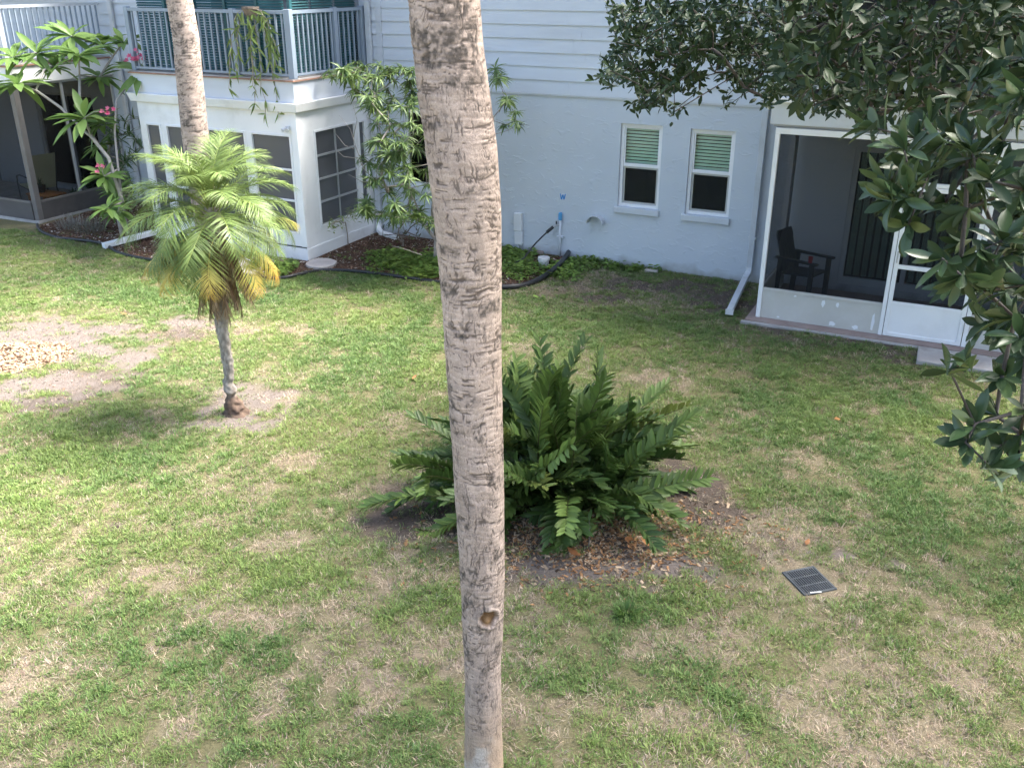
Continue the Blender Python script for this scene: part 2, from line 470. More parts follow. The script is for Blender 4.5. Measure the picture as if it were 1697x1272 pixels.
# worn places in the lawn: kind, survey centre, half sizes
SAND = [(110, 560, 150, 42), (215, 590, 60, 26), (40, 640, 110, 34), (395, 668, 100, 40), (385, 700, 70, 18), (290, 535, 75, 13), (100, 545, 110, 25), (1110, 935, 80, 26), (1395, 918, 28, 9), (1490, 938, 24, 10), (1000, 945, 120, 22)]
SOIL = [(925, 880, 250, 45), (1010, 915, 170, 36), (150, 625, 110, 28), (60, 665, 90, 22), (700, 850, 72, 48), (960, 890, 215, 55), (1130, 800, 80, 75), (1195, 492, 60, 24), (1290, 540, 70, 16), (1430, 562, 130, 13), (1600, 590, 120, 14), (195, 873, 24, 8), (1120, 470, 110, 12), (1000, 492, 80, 12), (390, 688, 40, 14), (750, 640, 20, 10), (300, 550, 80, 14), (650, 870, 60, 40)]
STRAW = [(300, 545, 110, 16), (1280, 880, 120, 60), (1340, 965, 100, 48), (1200, 1070, 120, 48), (1480, 1130, 170, 70), (1500, 1230, 200, 60), (40, 1130, 80, 80), (420, 1020, 90, 34), (600, 1130, 120, 60), (330, 1190, 60, 50), (880, 1150, 90, 90), (860, 970, 60, 50), (380, 778, 30, 14), (490, 765, 45, 18), (1440, 210, 10, 10), (1250, 690, 60, 26), (1440, 680, 50, 22), (640, 700, 60, 18), (1120, 630, 70, 18), (960, 470, 90, 26), (660, 960, 70, 34), (480, 900, 60, 24), (130, 985, 60, 26), (250, 960, 46, 22), (1640, 1080, 90, 50), (1090, 1180, 70, 40), (1330, 760, 70, 28), (330, 870, 46, 16), (750, 1080, 80, 60), (1100, 500, 90, 16), (500, 545, 50, 10), (880, 575, 40, 12), (450, 660, 60, 20), (120, 800, 70, 24), (620, 810, 60, 22)]
LUSH = [(380, 480, 300, 30), (900, 1130, 70, 26), (1180, 1150, 110, 40), (1160, 1120, 70, 20), (1350, 700, 150, 70), (1520, 700, 90, 50), (150, 760, 160, 60), (350, 1080, 120, 50), (1080, 1000, 60, 34), (620, 560, 100, 80), (250, 620, 60, 30), (1500, 850, 140, 60), (470, 960, 90, 30), (700, 1000, 60, 30), (1000, 540, 160, 26)]
_E = {k: [ellipse(*e) for e in v] for k, v in dict(sand=SAND, soil=SOIL, straw=STRAW, lush=LUSH).items()}
def patch(kind, x, y, w):
    m = np.zeros(np.shape(x))
    for cx, cy, a, b in _E[kind]:
        d = np.sqrt(((x - cx) / a) ** 2 + ((y - cy) / b) ** 2)
        m = np.maximum(m, np.clip((1.2 - d - w) / .75, 0, 1))
    return m
def masks(x, y):
    x = np.asarray(x, float); y = np.asarray(y, float)
    w = (fbm(x * 2.2, y * 2.2, 3) - .5) * 1.7 + (fbm(x * 9, y * 9, 9, 3) - .5) * 1.5
    sand = patch('sand', x, y, w); soil = patch('soil', x, y, w * 1.1); straw = patch('straw', x, y, w * 1.2); lush = patch('lush', x, y, w)
    near = np.clip((9.5 - y) / 5, 0, 1)
    thin = np.clip((.45 * fbm(x * 1.3, y * 1.3, 31, 3) + .55 * fbm(x * 4.2, y * 4.2, 33, 3) - (.535 - .045 * near)) * 9, 0, 1)
    straw = np.clip(np.maximum(straw * (.25 + .85 * fbm(x * 5, y * 5, 35, 3)), thin * (.28 + .32 * near)) - .45 * lush, 0, 1)
    bed = in_poly(x, y, bed_poly).astype(float)
    return sand, soil, straw, lush, bed
def gh(x, y):
    return (fbm(np.asarray(x) * .35, np.asarray(y) * .35, 5, 3) - .5) * .07 - .012
fine_x = np.arange(-14, 14.01, .08); fine_y = np.arange(1, 19.01, .08)
gx = np.concatenate([[-220, -90, -45, -25, -17], fine_x, [17, 25, 45, 90, 220]])
gy = np.concatenate([[-150, -60, -20, -6, -1.5], fine_y, [21, 25, 35, 60, 120, 260]])
GX, GY = np.meshgrid(gx, gy)
GZ = gh(GX, GY)
sand, soil, straw, lush, bed = masks(GX.ravel(), GY.ravel())
nx, ny = len(gx), len(gy)
idx = np.arange(nx * ny).reshape(ny, nx)
gf = np.stack([idx[:-1, :-1], idx[:-1, 1:], idx[1:, 1:], idx[1:, :-1]], -1).reshape(-1, 4)
gme = np_mesh('ground', np.stack([GX.ravel(), GY.ravel(), GZ.ravel()], 1), gf, np.full(len(gf), 4), True)
for nm, arr in dict(sand=sand, soil=soil, straw=straw, bed=bed).items():
    a = gme.attributes.new(nm, 'FLOAT', 'POINT'); a.data.foreach_set('value', arr.astype(np.float32))
def ground_mat():
    m, nt, N, L, b = new_mat('lawn_soil')
    b.inputs['Roughness'].default_value = .95; set_spec(b, .1)
    tc = N.new('ShaderNodeTexCoord')
    def noise(s, d=6, r=.6):
        n = N.new('ShaderNodeTexNoise'); n.inputs['Scale'].default_value = s; n.inputs['Detail'].default_value = d; n.inputs['Roughness'].default_value = r
        L.new(tc.outputs['Object'], n.inputs['Vector']); return n.outputs[0]
    def ramp(v, c0, c1, p0=.3, p1=.7):
        r = N.new('ShaderNodeValToRGB'); r.color_ramp.elements[0].position = p0; r.color_ramp.elements[1].position = p1
        r.color_ramp.elements[0].color = rgba(c0); r.color_ramp.elements[1].color = rgba(c1); L.new(v, r.inputs[0]); return r.outputs[0]
    def mix(fac, a, c):
        x = N.new('ShaderNodeMix'); x.data_type = 'RGBA'; L.new(fac, x.inputs[0]); L.new(a, x.inputs[6]); L.new(c, x.inputs[7]); return x.outputs[2]
    def attr(n):
        a = N.new('ShaderNodeAttribute'); a.attribute_name = n; return a.outputs['Fac']
    nf = noise(55, 6, .75); nm_ = noise(6, 6)
    thatch = ramp(nf, (.075, .075, .035), (.21, .185, .10))
    strawc = ramp(nf, (.15, .12, .08), (.38, .305, .215))
    soilc = ramp(noise(40, 8, .8), (.05, .04, .032), (.165, .13, .105))
    sandc = ramp(noise(30, 8, .8), (.085, .068, .058), (.25, .212, .185), .25, .75)
    mul = ramp(noise(70, 6, .8), (.035, .022, .016), (.17, .105, .075))
    c = mix(attr('straw'), thatch, strawc)
    c = mix(attr('soil'), c, soilc)
    c = mix(attr('sand'), c, sandc)
    c = mix(attr('bed'), c, mul)
    L.new(c, b.inputs['Base Color'])
    bp = N.new('ShaderNodeBump'); bp.inputs['Strength'].default_value = .7; bp.inputs['Distance'].default_value = .025
    L.new(nf, bp.inputs['Height']); L.new(bp.outputs[0], b.inputs['Normal'])
    return m
ground = link('ground', gme, ground_mat()); ground['kind'] = 'structure'

# ------------------------------------------------------------------ instanced stuff (geometry nodes)
def gn_scatter(name, label, cat, P, rot, scl, col, sources, mat):
    """points with rotation, scale and colour; one of the source meshes on each"""
    me = bpy.data.meshes.new(name); n = len(P)
    me.vertices.add(n); me.vertices.foreach_set('co', np.asarray(P, np.float32).ravel())
    a = me.attributes.new('rot', 'FLOAT_VECTOR', 'POINT'); a.data.foreach_set('vector', np.asarray(rot, np.float32).ravel())
    a = me.attributes.new('scl', 'FLOAT', 'POINT'); a.data.foreach_set('value', np.asarray(scl, np.float32))
    a = me.attributes.new('tint', 'FLOAT_COLOR', 'POINT'); c4 = np.ones((n, 4), np.float32); c4[:, :3] = col; a.data.foreach_set('color', c4.ravel())
    o = link(name, me, None)
    coll = bpy.data.collections.new(name + '_sources')
    for s in sources:
        so = bpy.data.objects.new(name + '_piece', s); coll.objects.link(so)
        if not s.materials: s.materials.append(mat)
    g = bpy.data.node_groups.new(name, 'GeometryNodeTree')
    g.interface.new_socket('Geometry', in_out='INPUT', socket_type='NodeSocketGeometry')
    g.interface.new_socket('Geometry', in_out='OUTPUT', socket_type='NodeSocketGeometry')
    N = g.nodes; L = g.links
    gi = N.new('NodeGroupInput'); go = N.new('NodeGroupOutput')
    ci = N.new('GeometryNodeCollectionInfo'); ci.inputs['Collection'].default_value = coll; ci.inputs['Separate Children'].default_value = True; ci.inputs['Reset Children'].default_value = True
    ip = N.new('GeometryNodeInstanceOnPoints'); ip.inputs['Pick Instance'].default_value = True
    rv = N.new('FunctionNodeRandomValue'); rv.data_type = 'INT'; rv.inputs['Min'].default_value = 0; rv.inputs['Max'].default_value = len(sources) - 1
    na = N.new('GeometryNodeInputNamedAttribute'); na.data_type = 'FLOAT_VECTOR'; na.inputs['Name'].default_value = 'rot'
    ns = N.new('GeometryNodeInputNamedAttribute'); ns.data_type = 'FLOAT'; ns.inputs['Name'].default_value = 'scl'
    er = N.new('FunctionNodeEulerToRotation')
    L.new(gi.outputs[0], ip.inputs['Points']); L.new(ci.outputs[0], ip.inputs['Instance'])
    L.new([s for s in rv.outputs if s.enabled and s.type == 'INT'][0], ip.inputs['Instance Index'])
    L.new(na.outputs[0], er.inputs[0]); L.new(er.outputs[0], ip.inputs['Rotation'])
    L.new(ns.outputs[0], ip.inputs['Scale']); L.new(ip.outputs[0], go.inputs[0])
    md = o.modifiers.new('scatter', 'NODES'); md.node_group = g
    o['kind'] = 'stuff'; tag(o, label, cat)
    return o
def tint_mat(name, rough=.6, spec=.3, trans=.25, var=.35):
    m, nt, N, L, b = new_mat(name)
    b.inputs['Roughness'].default_value = rough; set_spec(b, spec)
    a = N.new('ShaderNodeAttribute'); a.attribute_type = 'INSTANCER'; a.attribute_name = 'tint'
    ge = N.new('ShaderNodeNewGeometry')
    mr = N.new('ShaderNodeMapRange'); mr.inputs[3].default_value = 1 - var; mr.inputs[4].default_value = 1 + var
    L.new(ge.outputs['Random Per Island'], mr.inputs[0])
    vm = N.new('ShaderNodeVectorMath'); vm.operation = 'SCALE'
    L.new(a.outputs['Color'], vm.inputs[0]); L.new(mr.outputs[0], vm.inputs['Scale'])
    L.new(vm.outputs[0], b.inputs['Base Color'])
    if trans:
        tr = N.new('ShaderNodeBsdfTranslucent'); L.new(vm.outputs[0], tr.inputs[0])
        ms = N.new('ShaderNodeMixShader'); ms.inputs[0].default_value = trans
        L.new(b.outputs[0], ms.inputs[1]); L.new(tr.outputs[0], ms.inputs[2]); L.new(ms.outputs[0], N['Material Output'].inputs[0])
    return m
M['grass'] = tint_mat('grass_blade', .55, .35, .3)
M['chip'] = tint_mat('chip', .9, .1, 0)
def tuft(nb, hgt, sprd, wid, flat):
    V = []; F = []; Cn = []
    for i in range(nb):
        a = random.uniform(0, 6.28); r = sprd * math.sqrt(random.random()); h = hgt * random.uniform(.5, 1.15)
        ba = a + random.uniform(-1.2, 1.2); lean = random.uniform(.3, 1.0) * flat
        p0 = np.array([r * math.cos(a), r * math.sin(a), 0]); dr = np.array([math.cos(ba), math.sin(ba), 0]); sd_ = np.array([-dr[1], dr[0], 0]) * wid * random.uniform(.7, 1.2) * .5
        p1 = p0 + dr * h * .45 * lean + np.array([0, 0, h * .6 * (1.15 - lean)]); p2 = p0 + dr * h * lean * 1.0 + np.array([0, 0, h * .75 * (1.1 - lean)])
        b = len(V); V += [p0 - sd_ * .8, p0 + sd_ * .8, p1 + sd_, p1 - sd_, p2]
        F += [b, b + 1, b + 2, b + 3, b + 3, b + 2, b + 4]; Cn += [4, 3]
    return np_mesh('tuft', np.array(V), F, Cn)
def scatter_pts(n, x0, x1, y0, y1):
    return rng.uniform(x0, x1, n), rng.uniform(y0, y1, n)
def in_view(x, y, pad=1.6):
    return np.abs(x) < (y * .62 + pad)
# obstacles: nothing grows inside buildings
def free(x, y):
    u = (x - OO[0]) * UU[0] + (y - OO[1]) * UU[1]; v = (x - OO[0]) * NN[0] + (y - OO[1]) * NN[1]
    ok = v > .06
    ok &= ~((u > -6.4) & (u < -2.8) & (v < 2.2)); ok &= ~((u > 4.55) & (v < 2.02)); ok &= ~((u < -9.18) & (v < 2.45))
    ok &= ~((x > 2.18) & (x < 2.64) & (np.abs(y - 6.31 ) < .22))
    return ok
# --- green grass
n = 470000
x, y = scatter_pts(n, -12.5, 10.5, 2.6, 17.8)
keep = in_view(x, y) & free(x, y); x, y = x[keep], y[keep]
sand, soil, straw, lush, bed = masks(x, y)
clump = fbm(x * 5.5, y * 5.5, 77, 3)
dens = (.70 + .3 * lush) * (1 - .985 * sand) * (1 - .94 * soil) * (1 - .62 * straw) * (1 - .97 * bed)
dens = dens * np.clip((clump - .22) * 3.8, .22, 1.0) * np.where(y < 6, .92, 1)
keep = rng.random(len(x)) < dens; x, y = x[keep], y[keep]; sand, soil, straw, lush, bed, clump = [q[keep] for q in (sand, soil, straw, lush, bed, clump)]
k = len(x)
hue = fbm(x * 1.1, y * 1.1, 101, 3); r3 = rng.random(k)
c_a = np.array([.178, .245, .066]); c_b = np.array([.106, .180, .050]); c_y = np.array([.27, .285, .11])
t = np.clip((hue - .3) * 2.2 + (r3 - .5) * .5 + .25 * (lush), 0, 1)[:, None]
col = c_a * (1 - t) + c_b * t
yl = np.clip(rng.random(k) * 1.3 - .75 + .35 * straw - .2 * lush, 0, .8)[:, None]
col = col * (1 - yl) + c_y * yl
col *= rng.uniform(.8, 1.2, (k, 1))
rot = np.stack([rng.normal(0, .12, k), rng.normal(0, .12, k), rng.uniform(0, 6.28, k)], 1)
scl = rng.uniform(.52, 1.0, k) * (.75 + .45 * clump + .15 * lush) * np.where(straw > .5, .8, 1)
tufts = [tuft(11, .075, .045, .0062, .95) for _ in range(7)] + [tuft(14, .10, .05, .0066, .8) for _ in range(2)]
gn_scatter('grass', 'patchy green lawn grass across the courtyard', 'grass', np.stack([x, y, gh(x, y) - .003], 1), rot, scl, col, tufts, M['grass'])
# --- straw thatch, lying flat
n = 190000
x, y = scatter_pts(n, -12.5, 10.5, 2.6, 17.5)
keep = in_view(x, y) & free(x, y); x, y = x[keep], y[keep]
sand, soil, straw, lush, bed = masks(x, y)
dens = (.14 + .76 * straw) * (1 - .86 * sand) * (1 - .72 * soil) * (1 - .9 * bed)
keep = rng.random(len(x)) < dens; x, y, soil = x[keep], y[keep], soil[keep]; k = len(x)
col = np.array([.40, .32, .235]) * rng.uniform(.55, 1.3, (k, 1)) * np.array([1, 1, 1]) + rng.normal(0, .012, (k, 3)); col = np.clip(col, .02, .9)
rot = np.stack([rng.normal(0, .1, k), rng.normal(0, .1, k), rng.uniform(0, 6.28, k)], 1)
straws = [tuft(10, .085, .05, .0042, 1.08) for _ in range(6)]
gn_scatter('dry_thatch', 'tan dead grass thatch lying in the thin parts of the lawn', 'dead grass', np.stack([x, y, gh(x, y) + .002], 1), rot, rng.uniform(.5, 1.05, k), col, straws, M['grass'])
# --- bark mulch in the planting bed, leaf litter under the cycad
def chip_mesh():
    a, b, c = random.uniform(.5, 1), random.uniform(.2, .4), random.uniform(.05, .12)
    m = MB().box(-a / 2, a / 2, -b / 2, b / 2, -c / 2, c / 2); m.v = [(p[0] * random.uniform(.75, 1.2), p[1] * random.uniform(.6, 1.3), p[2] * random.uniform(.6, 1.5)) for p in m.v]
    return m.mesh('chip')
chips = [chip_mesh() for _ in range(6)]
x, y = scatter_pts(60000, -11, 2, 14, 20.5); keep = in_poly(x, y, bed_poly) & free(x, y); x, y = x[keep], y[keep]; k = len(x)
q = rng.random((k, 1)); col = np.where(q < .55, np.array([[.10, .058, .040]]), np.where(q < .9, np.array([[.20, .125, .085]]), np.array([[.44, .40, .35]]))) * rng.uniform(.6, 1.3, (k, 1))
gn_scatter('mulch', 'reddish brown bark mulch in the bed along the building', 'mulch', np.stack([x, y, gh(x, y) + .008], 1), np.stack([rng.normal(0, .3, k), rng.normal(0, .3, k), rng.uniform(0, 6.28, k)], 1), rng.uniform(.025, .07, k), col, chips, M['chip'])
c0 = gnd(20, 592); k = 5200
rr = np.sqrt(rng.random(k)); aa = rng.uniform(0, 6.28, k); x = c0[0] - .35 + rr * np.cos(aa) * 1.05; y = c0[1] + rr * np.sin(aa) * .62 + .1 * np.sin(3 * x)
q = rng.random((k, 1)); col = np.where(q < .75, np.array([[.38, .27, .185]]), np.where(q < .92, np.array([[.27, .19, .13]]), np.array([[.12, .085, .06]]))) * rng.uniform(.75, 1.2, (k, 1))
gn_scatter('wood_chips', 'heap of pale wood chips left from a ground-out stump at the left', 'wood chips', np.stack([x, y, gh(x, y) + .005 + .10 * np.clip(1 - rr ** 2, 0, 1) * rng.uniform(.3, 1, k)], 1), np.stack([rng.normal(0, .5, k), rng.normal(0, .5, k), rng.uniform(0, 6.28, k)], 1), rng.uniform(.03, .12, k), col, chips, M['chip'])
cc = gnd(985, 905); k = 3600
x = cc[0] + rng.normal(0, .62, k); y = cc[1] + rng.normal(.15, .36, k)
q = rng.random((k, 1)); col = np.where(q < .5, np.array([[.27, .15, .075]]), np.where(q < .85, np.array([[.36, .27, .18]]), np.array([[.10, .07, .05]]))) * rng.uniform(.6, 1.25, (k, 1))
gn_scatter('leaf_litter', 'brown dry leaf litter on the bare soil under the cycad', 'leaf litter', np.stack([x, y, gh(x, y) + .008], 1), np.stack([rng.normal(0, .3, k), rng.normal(0, .3, k), rng.uniform(0, 6.28, k)], 1), rng.uniform(.02, .065, k), col, chips, M['chip'])
x, y = scatter_pts(90000, -10, 9, 4, 15.5); keep = in_view(x, y) & free(x, y); x, y = x[keep], y[keep]
sand, soil, straw, lush, bed = masks(x, y); keep = rng.random(len(x)) < np.maximum(sand * .8, soil) * (1 - bed); x, y = x[keep], y[keep]; k = len(x)
q = rng.random((k, 1)); col = np.where(q < .4, np.array([[.10, .08, .065]]), np.where(q < .8, np.array([[.30, .25, .20]]), np.array([[.20, .12, .07]]))) * rng.uniform(.6, 1.3, (k, 1))
gn_scatter('soil_crumbs', 'crumbs of soil, bark and dead leaf strewn over the bare patches', 'debris', np.stack([x, y, gh(x, y) + .004], 1), np.stack([rng.normal(0, .4, k), rng.normal(0, .4, k), rng.uniform(0, 6.28, k)], 1), rng.uniform(.008, .04, k) * rng.uniform(.5, 1, k), col, chips, M['chip'])
# --- broad-leaved weeds
def weed_mesh():
    P = []; D = []; Uq = []; S = []
    for i in range(9):
        a = random.uniform(0, 6.28); r = random.uniform(0, .05)
        P.append((r * math.cos(a), r * math.sin(a), random.uniform(.015, .07))); D.append((math.cos(a), math.sin(a), random.uniform(-.2, .5))); Uq.append((0, 0, 1)); S.append(random.uniform(.03, .06))
    v, f, c = spread(leaf_tpl(1, .75, (.1, .9, 1, .6, 0)), P, D, Uq, S)
    return np_mesh('weed', v, f, c)
P = []
for px, py, rx, ry, kk in [(680, 437, 62, 13, 480), (650, 425, 30, 8, 90), (860, 440, 36, 24, 230), (850, 418, 30, 10, 130), (1080, 444, 120, 5, 150), (1000, 434, 60, 4, 90), (710, 455, 50, 6, 200), (935, 450, 40, 16, 120), (430, 440, 20, 10, 60), (470, 446, 20, 12, 90)]:
    a = ellipse(px, py, rx, ry)
    P.append(np.stack([a[0] + a[2] * rng.normal(0, .5, kk), a[1] + a[3] * rng.normal(0, .5, kk)], 1))
P = np.concatenate(P); keep = free(P[:, 0], P[:, 1]); P = P[keep]; k = len(P)
col = np.array([.15, .25, .05]) * rng.uniform(.65, 1.3, (k, 1)) * np.array([1, 1, 1]) + rng.uniform(0, .04, (k, 1)) * np.array([1, .6, 0])
gn_scatter('ground_cover', 'bright green low weeds in the bed and along the wall foot', 'weeds', np.stack([P[:, 0], P[:, 1], gh(P[:, 0], P[:, 1])], 1), np.stack([rng.normal(0, .15, k), rng.normal(0, .15, k), rng.uniform(0, 6.28, k)], 1), rng.uniform(.7, 1.5, k), col, [weed_mesh() for _ in range(5)], M['grass'])

# ================================================================== BUILDINGS (local frame: x along the wall to the right, -y outwards, z up)
BR = -WALL_ANG
BLOC = (OO[0], OO[1], 0)
def pierced(x0, x1, z0, z1, y, th, holes):
    mb = MB()
    xs = sorted({x0, x1, *[h[0] for h in holes], *[h[1] for h in holes]}); zs = sorted({z0, z1, *[h[2] for h in holes], *[h[3] for h in holes]})
    solid = lambda a, b, c, d: not any(h[0] <= a and b <= h[1] and h[2] <= c and d <= h[3] for h in holes)
    for a, b in zip(xs, xs[1:]):
        for c, d in zip(zs, zs[1:]):
            if solid(a, b, c, d):
                mb.add([(a, y, c), (b, y, c), (b, y, d), (a, y, d)], [(0, 1, 2, 3)])
                mb.add([(a, y + th, c), (b, y + th, c), (b, y + th, d), (a, y + th, d)], [(3, 2, 1, 0)])
    for a, b, c, d in holes:
        mb.add([(a, y, c), (a, y + th, c), (a, y + th, d), (a, y, d)], [(0, 3, 2, 1)])
        mb.add([(b, y, c), (b, y + th, c), (b, y + th, d), (b, y, d)], [(0, 1, 2, 3)])
        mb.add([(a, y, c), (b, y, c), (b, y + th, c), (a, y + th, c)], [(0, 1, 2, 3)])
        mb.add([(a, y, d), (b, y, d), (b, y + th, d), (a, y + th, d)], [(3, 2, 1, 0)])
    mb.add([(x0, y, z1), (x1, y, z1), (x1, y + th, z1), (x0, y + th, z1)], [(0, 1, 2, 3)])
    mb.add([(x0, y, z0), (x0, y + th, z0), (x0, y + th, z1), (x0, y, z1)], [(0, 1, 2, 3)][::-1])
    mb.add([(x1, y, z0), (x1, y + th, z0), (x1, y + th, z1), (x1, y, z1)], [(0, 1, 2, 3)])
    return mb
def ring(mb, x0, x1, z0, z1, w, y0, y1, wb=None):
    wb = w if wb is None else wb
    mb.box(x0, x0 + w, y0, y1, z0, z1); mb.box(x1 - w, x1, y0, y1, z0, z1)
    mb.box(x0 + w, x1 - w, y0, y1, z0, z0 + wb); mb.box(x0 + w, x1 - w, y0, y1, z1 - w, z1)
    return mb
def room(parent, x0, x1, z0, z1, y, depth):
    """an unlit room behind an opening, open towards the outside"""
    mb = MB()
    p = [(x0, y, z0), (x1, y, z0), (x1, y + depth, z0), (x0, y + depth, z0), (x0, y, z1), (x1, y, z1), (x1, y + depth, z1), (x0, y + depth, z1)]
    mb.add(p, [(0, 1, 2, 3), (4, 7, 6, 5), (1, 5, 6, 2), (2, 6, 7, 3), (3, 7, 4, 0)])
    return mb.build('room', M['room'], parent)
def pane(parent, x0, x1, z0, z1, y, mat='glass', name='pane', th=.006):
    return MB().box(x0, x1, y, y + th, z0, z1).build(name, M[mat], parent)
def sash_window(parent, x, z, w, h, blind=11):
    mb = ring(MB(), 0, w, 0, h, .052, .045, .13)
    win = mb.build('window', M['vinyl'], parent, (x, 0, z), bevel=.004)
    zm = h * .515
    ring(MB(), .054, w - .054, zm, h - .054, .022, .06, .088).build('upper_sash', M['vinyl'], win, bevel=.002)
    MB().box(.0525, w - .0525, .056, .10, zm - .032, zm - .001).build('meeting_rail', M['vinyl'], win, bevel=.003)
    ring(MB(), .054, w - .054, .054, zm - .033, .030, .075, .10).build('lower_sash', M['alu'], win, bevel=.002)
    pane(win, .076, w - .076, zm + .022, h - .076, .072); pane(win, .084, w - .084, .084, zm - .063, .086)
    MB().box(.0855, w - .0855, .078, .079, .0855, zm - .0645).build('insect_screen', M['screen_dark'], win)
    dz = (h - .08 - zm) / blind
    for i in range(blind):
        zc = zm + .012 + dz * (i + .5)
        MB().hexa([(.06, .125, zc - dz * .36), (w - .06, .125, zc - dz * .36), (w - .06, .15, zc + dz * .30), (.06, .15, zc + dz * .30),
                   (.06, .128, zc - dz * .36), (w - .06, .128, zc - dz * .36), (w - .06, .153, zc + dz * .30), (.06, .153, zc + dz * .30)]).build('blind_slat', M['blind'], win)
    MB().box(.055, w - .055, .12, .16, zm - .03, zm + .01).build('blind_bottom_rail', M['blind'], win)
    return win

# ---- main block
B = thing('apartment_building', 'pale blue grey stucco apartment building with lap siding on its upper storey', 'building', BLOC, BR)
H1 = (1.95, 2.65, .97, 2.31); H2 = (3.10, 3.81, .96, 2.30); H3 = (-2.17, -.31, .95, 2.30); HD = (5.57, 7.40, .13, 2.20); HL = (-11.75, -9.95, .10, 2.15)
pierced(-13.5, 10.0, -.15, 2.69, 0, .2, [H1, H2, H3, HD, HL]).build('wall', M['stucco'], B)
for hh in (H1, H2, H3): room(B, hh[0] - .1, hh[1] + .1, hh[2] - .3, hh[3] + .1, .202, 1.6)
for hh in (H1, H2):
    sash_window(B, hh[0], hh[2], hh[1] - hh[0], hh[3] - hh[2])
    MB().box(hh[0] - .05, hh[1] + .03, -.055, .04, hh[2] - .10, hh[2] + .004).build('window_sill', M['trim'], B, bevel=.012)
wide = ring(MB(), 0, 1.86, 0, 1.35, .06, .045, .13).build('window', M['vinyl'], B, (H3[0], 0, H3[2]), bevel=.004)
MB().box(.90, .96, .05, .11, .0605, 1.2895).build('mullion', M['vinyl'], wide)
for a, b in ((.061, .899), (.961, 1.799)): pane(wide, a, b, .061, 1.289, .08)
MB().box(H3[0] - .05, H3[1] + .05, -.055, .04, H3[2] - .10, H3[2] + .004).build('window_sill', M['trim'], B, bevel=.012)
# lap siding, board by board
MB().box(-13.5, 4.44, -.03, -.002, 2.675, 2.70).build('siding_starter_strip', M['trim'], B)
zb = 2.702; row = 0
while zb < 6.0:
    cuts = [-13.5, random.uniform(-9, -7), -2.62, -2.50, random.uniform(.6, 2.4), 4.16] if row else [-13.5, -8, -2.62, -2.50, 1.05, 4.16]
    for a, b in zip(cuts, cuts[1:]):
        if abs(a + 2.62) < 1e-6: continue
        j = random.uniform(-.0015, .0015)
        MB().hexa([(a + .001, -.036 + j, zb), (b - .001, -.036 + j, zb), (b - .001, 0, zb), (a + .001, 0, zb),
                   (a + .001, -.012, zb + .222), (b - .001, -.012, zb + .222), (b - .001, 0, zb + .222), (a + .001, 0, zb + .222)]).build('siding_board', M['siding'], B)
    zb += .2115; row += 1
bx('upper_wall_core', M['siding'], B, -13.5, 10.0, .002, .2, 2.695, 6.05)
bx('corner_board', M['trim'], B, -2.618, -2.502, -.045, -.001, 2.705, 6.0, .004)
bx('corner_board', M['trim'], B, 4.162, 4.44, -.047, -.001, 2.705, 6.0, .004)
# roof with eaves
MB().hexa([(-14, -.7, 6.06), (10.5, -.7, 6.06), (10.5, 5, 7.6), (-14, 5, 7.6), (-14, -.7, 6.18), (10.5, -.7, 6.18), (10.5, 5, 7.75), (-14, 5, 7.75)]).build('roof', M['slab'], B)
# right-hand downspout with its strap and splash leg
ds = MB(); ds.box(4.19, 4.285, -.115, -.048, .22, 6.0)
d_o = ds.build('downspout', M['gutter_grey'], B, bevel=.012)
MB().box(4.178, 4.297, -.122, -.04, .70, .735).build('strap', M['gutter_grey'], d_o)
def gutter_leg(name, parent, pts, w, h, mat):
    mb = MB(); b = 0
    pts = [np.array(p, float) for p in pts]
    for i, p in enumerate(pts):
        d = pts[min(i + 1, len(pts) - 1)] - pts[max(i - 1, 0)]; d /= np.linalg.norm(d)
        s_ = np.cross(d, [0, 0, 1.]) if abs(d[2]) < .95 else np.array([1., 0, 0]); s_ /= np.linalg.norm(s_)
        if s_[0] < 0: s_ = -s_
        u_ = np.cross(s_, d)
        for a, c in ((-1, -1), (1, -1), (1, 1), (-1, 1)): mb.v.append(tuple(p + s_ * a * w / 2 + u_ * c * h / 2))
    for i in range(len(pts) - 1):
        for k_ in range(4):
            mb.f.append((i * 4 + k_, i * 4 + (k_ + 1) % 4, i * 4 + 4 + (k_ + 1) % 4, i * 4 + 4 + k_))
    mb.f.append((0, 1, 2, 3))
    e = (len(pts) - 1) * 4; mb.f.append((e + 3, e + 2, e + 1, e))
    return mb.build(name, mat, parent, bevel=.01)
tipu, tipv = uv(gnd(1207, 522))
gutter_leg('splash_leg', d_o, [(4.2375, -.082, .24), (4.2375, -.10, .16), (4.22, -.20, .105), (tipu + .01, -tipv, .05)], .094, .068, M['gutter'])
# corner downspout by the sunroom and the one by the left porch
d2 = MB().box(-2.80, -2.70, -.115, -.048, .18, 6.0).build('downspout', M['gutter_grey'], B, bevel=.012)
eu, ev = uv(gnd(657, 397))
gutter_leg('splash_leg', d2, [(-2.75, -.082, .20), (-2.75, -.13, .10), (-2.60, -.25, .06), (eu, -ev, .045)], .10, .075, M['white'])
MB().box(-8.95, -8.85, -.115, -.048, .1, 6.0).build('downspout', M['gutter'], B, bevel=.012)
